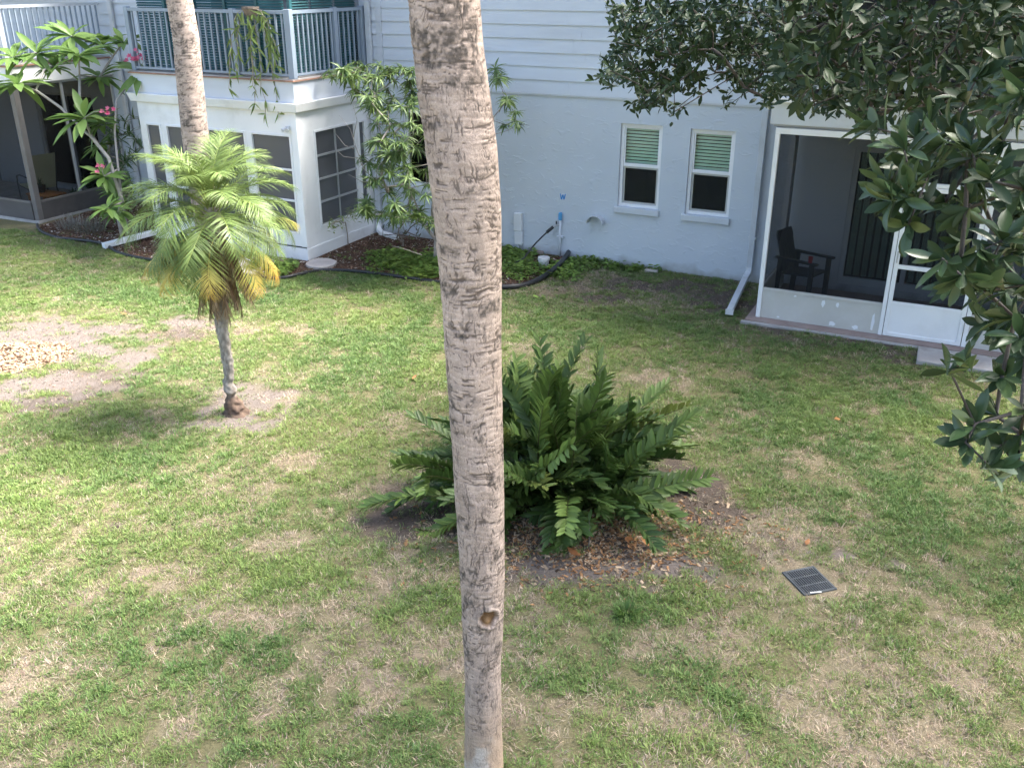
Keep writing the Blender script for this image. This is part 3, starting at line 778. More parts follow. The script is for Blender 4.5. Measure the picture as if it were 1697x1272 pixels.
# blue utility mark painted on the stucco
def strokes(parent, name, segs, w, y, mat):
    mb = MB()
    for (x0, z0), (x1, z1) in segs:
        d = np.array([x1 - x0, z1 - z0]); d /= np.linalg.norm(d); nrm = np.array([-d[1], d[0]]) * w / 2
        q = [(x0 + nrm[0], y, z0 + nrm[1]), (x1 + nrm[0], y, z1 + nrm[1]), (x1 - nrm[0], y, z1 - nrm[1]), (x0 - nrm[0], y, z0 - nrm[1])]
        mb.hexa([(a, yy, c) for yy in (y, y - .002) for a, _, c in q])
    return mb.build(name, mat, parent)
strokes(B, 'painted_letter', [((.918, 1.085), (.940, .985)), ((.942, .985), (.966, 1.07)), ((.968, 1.07), (.985, .985)), ((.987, .985), (1.012, 1.085))], .017, -.004, M['blue'])

# ---- things fixed to the wall
ub = thing('utility_box', 'tall pale grey utility box on the stucco wall right of the palm trunk', 'utility box', bw(.14, .0, 0), BR)
MB().hexa([(-.07, -.09, .36), (.085, -.09, .36), (.085, -.002, .36), (-.07, -.002, .36), (-.075, -.085, .68), (.08, -.085, .68), (.08, -.002, .68), (-.075, -.002, .68)]).build('cover', M['box_grey'], ub, bevel=.012)
MB().box(-.055, .09, -.08, -.002, .12, .357).build('lower_box', M['box_grey'], ub, bevel=.01)
MB().tube([(.0, -.045, .118), (.0, -.045, -.05)], .016, 10).build('conduit', M['pvc'], ub)
MB().tube([(.055, -.045, .118), (.055, -.045, -.05)], .013, 10).build('conduit', M['alu'], ub)
wp = thing('water_pipe', 'grey standpipe with blue taped top and hose tap against the wall', 'water pipe', bw(.945, .05, 0), BR)
MB().tube([(0, 0, -.05), (0, 0, .66)], .021, 10).build('pipe', M['pvc'], wp, smooth=True)
MB().lathe([(.03, .64), (.034, .66), (.034, .74), (.028, .77)], 10).build('tape_wrap', M['tape'], wp)
MB().box(-.06, .06, -.015, .045, .33, .36).build('bracket', M['pvc'], wp, bevel=.004)
tp = MB().tube([(0, 0, .56), (-.05, -.05, .55), (-.10, -.09, .52)], .017, 8).build('tap', M['alu'], wp)
MB().tube([(-.06, -.055, .60), (-.04, -.045, .60)], .03, 8).build('handle', M['black_plastic'], tp)
def to_w(p, base, rz):  # local -> world
    c_, s_ = math.cos(rz), math.sin(rz); return (base[0] + p[0] * c_ - p[1] * s_, base[1] + p[0] * s_ + p[1] * c_, base[2] + p[2])
h0 = to_w((-.09, -.085, .53), bw(.945, .05, 0), BR)
h1 = to_w((-.18, -.16, .44), bw(.945, .05, 0), BR)
mid = gnd(868, 428, .15); e1 = gnd(845, 441, .02); e2 = gnd(800, 446, .02)
hose = MB().tube([h0, h1, tuple((np.array(h1) + mid) / 2 + np.array([0, 0, .03])), tuple(mid), tuple(e1), tuple(e2)], .014, 8).build('garden_hose', M['black_plastic'], smooth=True)
tag(hose, 'black garden hose running down from the wall tap', 'hose')
MB().tube([h0, h1], .03, 8).build('hose_nozzle', M['black_plastic'], hose)
vh = thing('vent_hood', 'small half-round grey vent hood low on the stucco wall', 'vent hood', bw(1.605, 0, .66), BR)
mb = MB(); n_ = 12
for i in range(n_ + 1):
    t_ = math.pi * i / n_
    for r_, y_ in ((.145, -.001), (.15, -.17), (.137, -.17), (.132, -.001)): mb.v.append((r_ * math.cos(t_), y_, r_ * .95 * math.sin(t_)))
for i in range(n_):
    for k_ in range(4): mb.f.append((i * 4 + k_, i * 4 + (k_ + 1) % 4, i * 4 + 4 + (k_ + 1) % 4, i * 4 + 4 + k_))
mb.build('hood', M['gutter_grey'], vh)

# ================================================================== right-hand screened porch
PV = 1.76
Pp = thing('screened_porch', 'ground floor screened porch with beige kick panels and white screen door', 'porch', BLOC, BR)
bx('slab', M['slab_pink'], Pp, 4.62, 10.0, -1.95, -.001, -.12, .035, .012)
MB().hexa([(4.58, -2.02, -.1), (9.9, -2.06, -.1), (9.9, -1.951, -.1), (4.58, -1.951, -.1), (4.58, -2.02, .012), (9.9, -2.05, .018), (9.9, -1.951, .02), (4.58, -1.951, .015)]).build('slab_edge', M['slab'], Pp)
def kick(x0, x1): return MB().box(x0, x1, -PV - .02, -PV + .02, .037, .435).build('kick_panel', M['kick_beige'], Pp)
def rail(x0, x1, z0, z1, w=.05, name='rail', mat='vinyl', pad=0): return MB().box(x0, x1, -PV - .03 - pad, -PV + .03 + pad, z0, z1).build(name, M[mat], Pp, bevel=.004)
kp = kick(4.80, 6.385)
for sx, sz, sw, sh in ((5.63, .36, .055, .12), (5.82, .37, .06, .09), (5.78, .09, .10, .08), (6.09, .085, .10, .07), (5.05, .075, .05, .03), (6.30, .20, .05, .28), (5.25, .41, .05, .03)):
    q = []; m_ = 11
    for i in range(m_):
        t_ = 2 * math.pi * i / m_; r_ = random.uniform(.55, 1.05); q.append((sx + sw * r_ * math.cos(t_) * .5, -PV - .0215, sz + sh * r_ * math.sin(t_) * .5))
    MB().add(q + [(a, b + .001, c) for a, b, c in q], [tuple(range(m_))]).build('touch_up_patch', M['scuff'], kp)
rail(4.80, 6.385, .437, .475, name='sill_rail', mat='kick_beige')
rail(4.74, 4.798, .037, 2.58, name='post', pad=.012)
rail(6.387, 6.437, .037, 2.58, name='post', pad=.008)
rail(7.415, 7.47, .037, 2.58, name='post', pad=.008)
rail(9.4, 9.46, .037, 2.58, name='post', pad=.008)
kick(7.472, 9.398); rail(7.472, 9.398, .437, .475, name='sill_rail', mat='kick_beige')
rail(4.74, 9.46, 2.582, 2.66, name='header', pad=.014)
rail(6.439, 7.413, 2.05, 2.10, name='transom_rail')
def scr(x0, x1, z0, z1, nm='screen'): return pane(Pp, x0, x1, z0, z1, -PV, 'screen', nm, .001)
scr(4.80, 6.385, .477, 2.58); scr(6.439, 7.413, 2.102, 2.58); scr(7.472, 9.398, .477, 2.58)
dr = ring(MB(), 6.445, 7.407, .04, 2.045, .055, -PV - .038, -PV + .012, .05)
dr.box(6.5005, 7.3515, -PV - .036, -PV + .010, .97, 1.025); dr.box(6.5005, 7.3515, -PV - .036, -PV + .010, .485, .525)
door = dr.build('screen_door', M['vinyl'], Pp, bevel=.004)
MB().box(6.501, 7.351, -PV - .024, -PV + .004, .0905, .4845).build('kick_plate', M['vinyl'], door)
pane(door, 6.501, 7.351, .5255, .9695, -PV - .012, 'screen', 'lower_screen', .001); pane(door, 6.501, 7.351, 1.0255, 1.989, -PV - .012, 'screen', 'upper_screen', .001)
MB().tube([(6.475, -PV - .045, 1.06), (6.475, -PV - .08, 1.06), (6.475, -PV - .08, 1.20), (6.475, -PV - .045, 1.20)], .009, 6).build('handle', M['alu'], door)
for hz in (.3, 1.1, 1.85): MB().tube([(7.411, -PV - .045, hz - .05), (7.411, -PV - .045, hz + .05)], .009, 6).build('hinge', M['alu'], door)
# side of the porch
MB().box(4.745, 4.785, -PV + .05, -.06, .037, .435).build('kick_panel', M['kick_beige'], Pp)
MB().box(4.74, 4.79, -PV + .05, -.06, .437, .475).build('sill_rail', M['kick_beige'], Pp)
MB().box(4.64, 4.72, -.058, -.003, .037, 2.58).build('wall_post', M['vinyl'], Pp, bevel=.004)
MB().box(4.76, 4.761, -PV + .05, -.06, .477, 2.58).build('screen', M['screen'], Pp)
MB().box(4.74, 4.80, -PV + .05, -.003, 2.582, 2.66).build('header', M['vinyl'], Pp)
bx('ceiling', M['ceiling'], Pp, 4.70, 9.9, -PV + .02, -.002, 2.665, 2.70)
bx('fascia', M['trim'], Pp, 4.66, 9.9, -PV - .06, -.001, 2.702, 2.98, .006)
bx('fascia_cap', M['white'], Pp, 4.60, 9.95, -PV - .11, -.001, 2.982, 3.05, .008)
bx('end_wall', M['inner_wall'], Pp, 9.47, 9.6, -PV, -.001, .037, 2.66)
# sliding glass door in the back wall of the porch
sl = ring(MB(), 0, 1.83, 0, 2.07, .07, .03, .12, .11); sl.box(.88, .95, .035, .115, .111, 1.999)
sl = sl.build('sliding_door', M['trim'], Pp, (5.57, 0, .13), bevel=.004)
pane(sl, .071, .879, .111, 1.999, .07); pane(sl, .951, 1.759, .111, 1.999, .09)
for i in range(15):
    xc = .13 + i * .112; a_ = .5 + random.uniform(-.1, .1)
    MB().hexa([(xc - .045 * math.cos(a_), .17 - .045 * math.sin(a_), .12), (xc + .045 * math.cos(a_), .17 + .045 * math.sin(a_), .12), (xc + .045 * math.cos(a_), .173 + .045 * math.sin(a_), .12), (xc - .045 * math.cos(a_), .173 - .045 * math.sin(a_), .12),
               (xc - .045 * math.cos(a_), .17 - .045 * math.sin(a_), 1.98), (xc + .045 * math.cos(a_), .17 + .045 * math.sin(a_), 1.98), (xc + .045 * math.cos(a_), .173 + .045 * math.sin(a_), 1.98), (xc - .045 * math.cos(a_), .173 - .045 * math.sin(a_), 1.98)]).build('blind_slat', M['vblind'], sl)
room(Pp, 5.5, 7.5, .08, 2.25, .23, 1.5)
# upper storey of the porch
Pb = thing('upper_porch', 'shaded upper storey porch behind the tree with grey posts and railing', 'balcony', BLOC, BR)
bx('floor', M['slab'], Pb, 4.66, 9.9, -PV, -.001, 3.052, 3.09)
for xx in (4.66, 6.20, 7.75, 9.4): MB().box(xx, xx + .10, -PV - .03, -PV + .07, 3.092, 5.6).build('post', M['trim'], Pb, bevel=.006)
for a, b in ((4.762, 6.198), (6.302, 7.748), (7.852, 9.398)):
    MB().box(a, b, -PV - .01, -PV + .04, 3.98, 4.03).build('hand_rail', M['trim'], Pb); MB().box(a, b, -PV - .005, -PV + .035, 3.16, 3.20).build('bottom_rail', M['trim'], Pb)
    for i in range(int((b - a) / .115)): MB().box(a + .06 + i * .115, a + .085 + i * .115, -PV + .003, -PV + .028, 3.2005, 3.9795).build('baluster', M['bronze'], Pb)
    pane(Pb, a, b, 3.1, 5.6, -PV + .06, 'screen', 'screen', .001)
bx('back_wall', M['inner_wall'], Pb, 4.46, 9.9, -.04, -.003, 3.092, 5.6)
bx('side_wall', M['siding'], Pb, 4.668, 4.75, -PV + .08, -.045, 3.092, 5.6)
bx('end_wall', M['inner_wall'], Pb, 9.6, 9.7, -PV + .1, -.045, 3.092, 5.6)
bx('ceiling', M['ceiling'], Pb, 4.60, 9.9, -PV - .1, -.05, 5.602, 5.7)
# step pad, chairs
pad = MB().hexa([(-.42, -.27, -.05), (.45, -.22, -.05), (.43, .25, -.05), (-.44, .26, -.05), (-.42, -.27, .06), (.45, -.22, .055), (.43, .25, .06), (-.44, .26, .065)]).build('step_slab', M['slab'], None, bw(7.36, 2.34, 0), BR, bevel=.012)
tag(pad, 'weathered concrete step slab in the grass before the screen door', 'step slab')
def resin_chair(name, label, loc, rz):
    t_ = thing(name, label, 'chair', loc, rz)
    MB().hexa([(-.25, -.22, .36), (.25, -.22, .40), (.25, .22, .40), (-.25, .22, .36), (-.25, -.22, .39), (.25, -.22, .43), (.25, .22, .43), (-.25, .22, .39)]).build('seat', M['resin_dark'], t_, bevel=.01)
    for i in range(5):
        y0 = -.215 + i * .088
        MB().hexa([(-.25, y0, .40), (-.225, y0, .40), (-.225, y0 + .075, .40), (-.25, y0 + .075, .40), (-.42, y0, .98), (-.395, y0, .98), (-.395, y0 + .075, .98), (-.42, y0 + .075, .98)]).build('back_slat', M['resin_dark'], t_, bevel=.004)
    MB().hexa([(-.39, -.23, .86), (-.365, -.23, .86), (-.365, .23, .86), (-.39, .23, .86), (-.41, -.23, .93), (-.386, -.23, .93), (-.386, .23, .93), (-.41, .23, .93)]).build('back_rail', M['resin_dark'], t_)
    for s_ in (-1, 1):
        MB().box(-.36, .32, min(s_ * .22, s_ * .30), max(s_ * .22, s_ * .30), .60, .63).build('armrest', M['resin_dark'], t_, bevel=.008)
        MB().box(.20, .27, min(s_ * .24, s_ * .285), max(s_ * .24, s_ * .285), 0, .598).build('leg', M['resin_dark'], t_, bevel=.006)
        MB().hexa([(-.34, s_ * .26 - .022, 0), (-.27, s_ * .26 - .022, 0), (-.27, s_ * .26 + .022, 0), (-.34, s_ * .26 + .022, 0), (-.30, s_ * .26 - .022, .598), (-.23, s_ * .26 - .022, .598), (-.23, s_ * .26 + .022, .598), (-.30, s_ * .26 + .022, .598)]).build('leg', M['resin_dark'], t_)
    return t_
resin_chair('patio_chair', 'dark slatted patio armchair inside the screened porch', bw(5.16, .62, .037), BR - R(18))
cb = to_w((.20, -.26, .631), bw(5.16, .62, .037), BR - R(18))
tag(MB().lathe([(.028, 0), (.035, .09), (.031, .09), (.026, .01)], 12).build('cup', M['red'], None, cb), 'small red cup on the armrest of the dark patio chair', 'cup')

# ================================================================== sunroom with balcony over it
SV = 2.15; SL, SR = -6.33, -2.85
S = thing('sunroom', 'white glazed sunroom built out from the blue grey building', 'sunroom', BLOC, BR)
fw = [(-3.83, -2.98), (-4.78, -3.94), (-5.73, -4.89), (-6.20, -5.84)]
pierced(SL, SR, -.15, 2.455, -SV, .1, [(a, b, .43, 2.09) for a, b in fw]).build('front_wall', M['white'], S)
def side_wall():  # built along x then turned to face right
    return pierced(0, SV - .101, -.15, 2.455, 0, .1, [(.33, 1.53, .47, 2.11), (1.60, 1.83, .47, 2.11)])
side_wall().build('side_wall', M['white'], S, (SR, -SV + .1005, 0), R(90))
pierced(0, SV - .101, -.15, 2.455, 0, .1, []).build('side_wall', M['white'], S, (SL + .1, -SV + .1005, 0), R(90))
bx('floor', M['slab'], S, SL + .11, SR - .11, -SV + .11, -.01, .10, .14)
bx('back_panel', M['room'], S, SL + .11, SR - .11, -.06, -.005, .15, 2.4)
def lites(parent, loc, rz, w, h, rows, cols, frame='vinyl', glaz='screen_grey', bar='vinyl', fwid=.035):
    fr_ = ring(MB(), 0, w, 0, h, fwid, -.014, .06).build('window', M[frame], parent, loc, rz, bevel=.003)
    iw, ih = w - 2 * fwid - .002, h - 2 * fwid - .002; x0 = z0 = fwid + .001
    for r_ in range(rows):
        a = z0 + rows_z(rows)[r_] * ih; b = z0 + rows_z(rows)[r_ + 1] * ih
        for c_ in range(cols):
            pane(fr_, x0 + iw * c_ / cols + .006, x0 + iw * (c_ + 1) / cols - .006, a + .010, b - .010, .02 + .006 * (r_ % 2), glaz)
        if r_: MB().box(x0, x0 + iw, -.006, .045, a - .016, a + .016).build('glazing_bar', M[bar], fr_, bevel=.002)
    for c_ in range(1, cols): MB().box(x0 + iw * c_ / cols - .010, x0 + iw * c_ / cols + .010, .0, .038, z0, z0 + ih).build('mullion', M['alu'], fr_)
    return fr_
def rows_z(n): return [i / n for i in range(n + 1)] if n != 3 else [0, .335, .66, 1]
for a, b in fw: lites(S, (a, -SV, .43), 0, b - a, 1.66, 3, 1)
lites(S, (SR, -SV + .1005 + .33, .47), R(90), 1.20, 1.64, 4, 2, bar='alu')
lites(S, (SR, -SV + .1005 + 1.60, .47), R(90), .23, 1.64, 2, 1)
bx('base_board', M['white'], S, SL - .02, SR + .02, -SV - .022, -SV - .001, -.1, .20, .006)
MB().box(SR + .001, SR + .02, -SV, -.05, -.1, .19).build('base_board', M['white'], S, bevel=.006)
MB().hexa([(-3.98, -SV - .024, .206), (-2.84, -SV - .024, .203), (-2.84, -SV - .0025, .203), (-3.98, -SV - .0025, .206), (-3.98, -SV - .024, .216), (-2.84, -SV - .024, .220), (-2.84, -SV - .0025, .220), (-3.98, -SV - .0025, .216)]).build('open_joint', M['room'], S)
bx('corner_post', M['white'], S, SR - .10, SR + .016, -SV - .018, -SV + .10, .201, 2.45, .008)
led = MB()
led.hexa([(SL - .07, -SV - .075, 2.457), (SR + .075, -SV - .075, 2.457), (SR + .075, -.001, 2.457), (SL - .07, -.001, 2.457),
          (SL - .11, -SV - .115, 2.60), (SR + .115, -SV - .115, 2.60), (SR + .115, -.001, 2.60), (SL - .11, -.001, 2.60)])
led.build('ledge', M['white'], S, bevel=.008)
lamp = MB().box(-3.06, -2.98, -SV - .03, -SV - .001, 2.17, 2.23).build('floodlight', M['gutter'], S, bevel=.004)
MB().tube([(-3.04, -SV - .03, 2.20), (-3.07, -SV - .10, 2.17)], [.018, .034], 10).build('lamp_head', M['gutter'], lamp)
MB().tube([(-3.0, -SV - .03, 2.20), (-2.97, -SV - .10, 2.17)], [.018, .034], 10).build('lamp_head', M['gutter'], lamp)

Bc = thing('balcony', 'upper balcony over the white sunroom with blue grey balusters and teal louvres', 'balcony', BLOC, BR)
bx('fascia', M['siding'], Bc, SL, SR + .04, -SV - .04, -.001, 2.602, 2.925, .004)
bx('drip_flashing', M['rust'], Bc, SL - .03, SR + .07, -SV - .07, -.001, 2.927, 2.945)
bx('deck', M['slab'], Bc, SL - .01, SR + .05, -SV - .05, -.001, 2.947, 2.965)
for x_, y_ in ((SR - .06, -SV - .01), (-4.0, -SV - .01), (-5.2, -SV - .01), (SL + .02, -SV - .01), (SR - .06, -.95), (SR - .06, -.16)):
    MB().box(x_, x_ + .085 + (.03 if x_ > -3 and y_ < -2 else 0), y_, y_ + .09, 2.966, 4.0).build('post', M['baluster'], Bc, bevel=.006)
for a, b in ((SL + .106, -5.201), (-5.114, -4.001), (-3.914, SR - .061)):
    MB().box(a, b, -SV + .0, -SV + .06, 3.93, 3.98).build('hand_rail', M['baluster'], Bc); MB().box(a, b, -SV + .01, -SV + .05, 3.0, 3.035).build('bottom_rail', M['baluster'], Bc)
    nb = int((b - a) / .118); st_ = (b - a) / nb
    for i in range(nb): MB().box(a + st_ * (i + .5) - .014, a + st_ * (i + .5) + .014, -SV + .017, -SV + .043, 3.0355, 3.9295).build('baluster', M['baluster'], Bc)
for a, b in ((-SV + .082, -.951), (-.859, -.161)):
    MB().box(SR - .045, SR + .015, a, b, 3.93, 3.98).build('hand_rail', M['baluster'], Bc); MB().box(SR - .035, SR + .005, a, b, 3.0, 3.035).build('bottom_rail', M['baluster'], Bc)
    nb = int((b - a) / .118); st_ = (b - a) / nb
    for i in range(nb): MB().box(SR - .028, SR - .002, a + st_ * (i + .5) - .014, a + st_ * (i + .5) + .014, 3.0355, 3.9295).build('baluster', M['baluster'], Bc)
def louvre(x0, x1, y, horizontal=True):
    mb = MB()
    z_ = 2.99
    while z_ < 4.55:
        if horizontal: mb.hexa([(x0, y, z_), (x1, y, z_), (x1, y + .03, z_ + .03), (x0, y + .03, z_ + .03), (x0, y + .004, z_ - .003), (x1, y + .004, z_ - .003), (x1, y + .034, z_ + .027), (x0, y + .034, z_ + .027)])
        else: mb.hexa([(y, x0, z_), (y, x1, z_), (y - .03, x1, z_ + .03), (y - .03, x0, z_ + .03), (y - .004, x0, z_ - .003), (y - .004, x1, z_ - .003), (y - .034, x1, z_ + .027), (y - .034, x0, z_ + .027)])
        z_ += .042
    return mb.build('louvre_panel', M['teal'], Bc)
xx = SL + .12
while xx < SR - .3:
    louvre(xx, min(xx + .60, SR - .22), -SV + .20); MB().box(xx + .602, xx + .655, -SV + .19, -SV + .25, 2.966, 4.6).build('louvre_stile', M['teal'], Bc); xx += .657
for a, b in ((-SV + .30, -1.35), (-1.29, -.70), (-.64, -.05)): louvre(a, b, SR - .16, False)
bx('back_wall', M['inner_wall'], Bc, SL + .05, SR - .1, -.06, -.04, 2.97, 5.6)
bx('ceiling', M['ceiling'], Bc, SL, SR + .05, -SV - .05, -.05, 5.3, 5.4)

# ================================================================== left-hand porch (far corner)
LV = 2.36; LR = -9.24
Lp = thing('screened_porch', 'far left screened porch with dark grey kick panels and brown grey posts', 'porch', BLOC, BR)
bx('slab', M['slab'], Lp, -13.5, LR + .02, -LV - .03, -.001, -.12, .035)
MB().box(-13.4, LR - .121, -LV - .02, -LV + .02, .037, .375).build('kick_panel', M['kick_dark'], Lp)
MB().box(LR - .045, LR - .005, -LV + .125, -.01, .037, .375).build('kick_panel', M['kick_dark'], Lp)
MB().box(-13.4, LR - .121, -LV - .035, -LV + .035, .377, .415).build('sill_rail', M['bronze'], Lp); MB().box(LR - .06, LR + .008, -LV + .125, -.01, .377, .415).build('sill_rail', M['bronze'], Lp)
MB().box(LR - .12, LR, -LV, -LV + .12, .037, 2.55).build('post', M['bronze'], Lp, bevel=.008)
MB().box(LR - .06, LR - .005, -1.30, -1.245, .416, 2.55).build('post', M['alu'], Lp, bevel=.005)
MB().box(LR - .06, LR - .005, -.07, -.012, .416, 2.55).build('post', M['alu'], Lp, bevel=.005)
MB().box(-11.5, -11.44, -LV - .02, -LV + .04, .416, 2.55).build('post', M['bronze'], Lp, bevel=.005)
pane(Lp, -13.4, -11.502, .417, 2.55, -LV, 'screen', 'screen', .001); pane(Lp, -11.438, LR - .122, .417, 2.55, -LV, 'screen', 'screen', .001)
MB().box(LR - .031, LR - .03, -LV + .122, -1.302, .417, 2.55).build('screen', M['screen'], Lp); MB().box(LR - .031, LR - .03, -1.243, -.072, .417, 2.55).build('screen', M['screen'], Lp)
bx('ceiling', M['ceiling'], Lp, -13.5, LR - .01, -LV + .01, -.002, 2.555, 2.60)
bx('fascia', M['white'], Lp, -13.5, LR + .05, -LV - .05, -.001, 2.602, 2.92, .006)
bx('end_wall', M['inner_wall'], Lp, -13.5, -13.41, -LV, -.001, .037, 2.55)
bx('drip_flashing', M['rust'], Lp, -13.5, LR + .08, -LV - .08, -.001, 2.922, 2.945)
sl = ring(MB(), 0, 1.80, 0, 2.05, .06, .03, .12); sl.box(.87, .93, .035, .115, .061, 1.989)
sl = sl.build('sliding_door', M['alu'], Lp, (-11.75, 0, .10), bevel=.004)
pane(sl, .061, .869, .061, 1.989, .07); pane(sl, .931, 1.739, .061, 1.989, .09)
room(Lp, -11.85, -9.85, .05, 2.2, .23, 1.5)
Lb = thing('balcony', 'far left upper balcony with pale balusters above the dark screened porch', 'balcony', BLOC, BR)
bx('deck', M['slab'], Lb, -13.5, LR + .06, -LV - .06, -.001, 2.947, 2.97)
for x_ in (LR - .10, -10.6, -12.0): MB().box(x_, x_ + .09, -LV - .01, -LV + .08, 2.972, 4.0).build('post', M['trim'], Lb, bevel=.006)
for a, b in ((-11.909, -10.601), (-10.509, LR - .101)):
    MB().box(a, b, -LV, -LV + .06, 3.93, 3.98).build('hand_rail', M['trim'], Lb); MB().box(a, b, -LV + .01, -LV + .05, 3.03, 3.065).build('bottom_rail', M['trim'], Lb)
    nb = int((b - a) / .118); st_ = (b - a) / nb
    for i in range(nb): MB().box(a + st_ * (i + .5) - .014, a + st_ * (i + .5) + .014, -LV + .017, -LV + .043, 3.0655, 3.9295).build('baluster', M['baluster'], Lb)
for y0_, y1_ in ((-LV + .09, -.05),):
    MB().box(LR - .07, LR - .01, y0_, y1_, 3.93, 3.98).build('hand_rail', M['trim'], Lb); MB().box(LR - .06, LR - .02, y0_, y1_, 3.03, 3.065).build('bottom_rail', M['trim'], Lb)
    nb = int((y1_ - y0_) / .118); st_ = (y1_ - y0_) / nb
    for i in range(nb): MB().box(LR - .053, LR - .027, y0_ + st_ * (i + .5) - .014, y0_ + st_ * (i + .5) + .014, 3.0655, 3.9295).build('baluster', M['baluster'], Lb)
bx('ceiling', M['ceiling'], Lb, -13.5, LR + .05, -LV - .05, -.05, 5.3, 5.4)

# porch furniture on the left
ch = thing('sling_chair', 'reclined pale green sling chair inside the far left porch', 'chair', bw(-10.55, 1.25, .037), BR + R(165))
MB().hexa([(-.24, -.27, .34), (.26, -.27, .40), (.26, .27, .40), (-.24, .27, .34), (-.24, -.27, .352), (.26, -.27, .412), (.26, .27, .412), (-.24, .27, .352)]).build('seat', M['sling'], ch)
MB().hexa([(-.25, -.27, .35), (-.238, -.27, .35), (-.238, .27, .35), (-.25, .27, .35), (-.50, -.27, 1.08), (-.488, -.27, 1.08), (-.488, .27, 1.08), (-.50, .27, 1.08)]).build('backrest', M['sling'], ch)
for s_ in (-1, 1):
    MB().tube([(-.51, s_ * .285, 1.10), (-.25, s_ * .285, .35), (.28, s_ * .285, .40)], .014, 8).build('side_rail', M['black_plastic'], ch)
    MB().tube([(.26, s_ * .29, .0), (.24, s_ * .30, .42), (.20, s_ * .30, .60), (.05, s_ * .30, .63), (-.34, s_ * .30, .61)], .014, 8).build('armrest', M['black_plastic'], ch)
    MB().tube([(-.38, s_ * .29, 0), (-.20, s_ * .29, .38)], .014, 8).build('leg', M['black_plastic'], ch)
tb = thing('side_table', 'low orange wooden side table in the far left porch', 'table', bw(-9.95, 1.55, .037), BR)
MB().box(-.34, .34, -.22, .22, .30, .335).build('table_top', M['orange'], tb, bevel=.006)
for a in (-.29, .29):
    for b in (-.17, .17): MB().box(a - .025, a + .025, b - .025, b + .025, 0, .299).build('leg', M['orange'], tb)
def potted(name, label, loc, r, h, mat, nl, ll, leafcol):
    t_ = thing(name, label, 'potted plant', loc)
    MB().lathe([(r * .7, 0), (r, h * .9), (r * 1.08, h * .9), (r * 1.08, h), (r * .92, h), (r * .9, h * .85)], 14).build('pot', M[mat], t_)
    P_, D_, U_ = whorl([(0, 0, h * .9)] , [(0, 0, 1)], nl, .6, .35)
    v, f, c = spread(leaf_tpl(1, .2, (.3, .8, 1, .7, 0), curl=.4), P_, D_, U_, rng.uniform(.6, 1.1, len(P_)) * ll)
    link('leaves', np_mesh('leaves', v, f, c), leafcol, t_)
    return t_
M['pot_leaf'] = leafmat('pot_leaf', [(.03, .07, .02), (.07, .13, .04)])
potted('potted_plant', 'dark pot with leafy plant on the orange porch table', to_w((-.12, 0, .336), bw(-9.95, 1.55, .037), BR), .09, .14, 'black_plastic', 14, .18, M['pot_leaf'])
potted('potted_plant', 'white pot with small plant at the inner corner of the left porch', bw(-9.62, .75, .037), .14, .30, 'pot_white', 16, .30, M['pot_leaf'])
potted('potted_plant', 'terracotta pot with plant on the left porch floor', bw(-9.75, 1.05, .037), .11, .18, 'terracotta', 14, .22, M['pot_leaf'])

# ================================================================== small things on the ground
# black plastic lawn edging
pts = []
for i in range(len(edge_w) - 1):
    for t_ in np.linspace(0, 1, 6, endpoint=False):
        p0 = np.array(edge_w[max(i - 1, 0)]); p1 = np.array(edge_w[i]); p2 = np.array(edge_w[i + 1]); p3 = np.array(edge_w[min(i + 2, len(edge_w) - 1)])
        q = .5 * ((2 * p1) + (-p0 + p2) * t_ + (2 * p0 - 5 * p1 + 4 * p2 - p3) * t_ ** 2 + (-p0 + 3 * p1 - 3 * p2 + p3) * t_ ** 3)
        pts.append(q)
pts = np.array(pts + [np.array(edge_w[-1])])
ez = gh(pts[:, 0], pts[:, 1]); n_ = len(pts)
lift = .034 + .012 * np.sin(np.arange(n_) * .35) + np.clip((np.arange(n_) - n_ * .78) / (n_ * .22), 0, 1) ** 1.2 * .065
ed = MB().tube([(p[0], p[1], z + l_) for p, z, l_ in zip(pts, ez, lift)], [.028 + (.016 if i > n_ * .74 else 0) for i in range(n_)], 8).build('lawn_edging', M['black_plastic'], smooth=True)
tag(ed, 'black plastic edging curving along the mulch bed in front of the building', 'edging')
MB().tube([(p[0], p[1], z - .02) for p, z in zip(pts, ez)], .010, 6).build('stake_flange', M['black_plastic'], ed)
# second drip hose lying behind the edging
dp = [gnd(x_, y_, .02) for x_, y_ in [(208, 424), (260, 438), (300, 440)]]
# downspout extension at the left
a_, b_ = gnd(172, 407, .05), gnd(262, 383, .12)
ext = gutter_leg('downspout_extension', None, [tuple(a_), tuple(a_ + (b_ - a_) * .5), tuple(b_)], .13, .085, M['white'])
tag(ext, 'white downspout extension lying across the bed edge at the left', 'downspout extension')
# stepping stones
def stone(px, py, rx, ry, label, mat, round_):
    c = gnd(px, py); m_ = 18 if round_ else 4; q = []
    ex = abs(gnd(px + rx, py)[0] - c[0]); ey = abs(gnd(px, py - ry)[1] - gnd(px, py + ry)[1]) / 2
    for i in range(m_):
        t_ = 2 * math.pi * (i + (0 if round_ else .35)) / m_; r_ = random.uniform(.92, 1.06); q.append((ex * r_ * math.cos(t_), ey * r_ * math.sin(t_)))
    mb = MB(); mb.v = [(a, b, -.04) for a, b in q] + [(a, b, .045) for a, b in q]
    mb.f = [tuple(range(m_))[::-1], tuple(range(m_, 2 * m_))] + [(i, (i + 1) % m_, m_ + (i + 1) % m_, m_ + i) for i in range(m_)]
    o = mb.build('stepping_stone', M[mat], None, (c[0], c[1], float(gh(c[0], c[1]))), bevel=.012)
    return tag(o, label, 'stepping stone')
stone(533, 438, 25, 8, 'round grey stepping stone beside the sunroom corner', 'paver', True)
stone(412, 441, 40, 17, 'flat pinkish paver slab behind the small palm', 'paver', False)
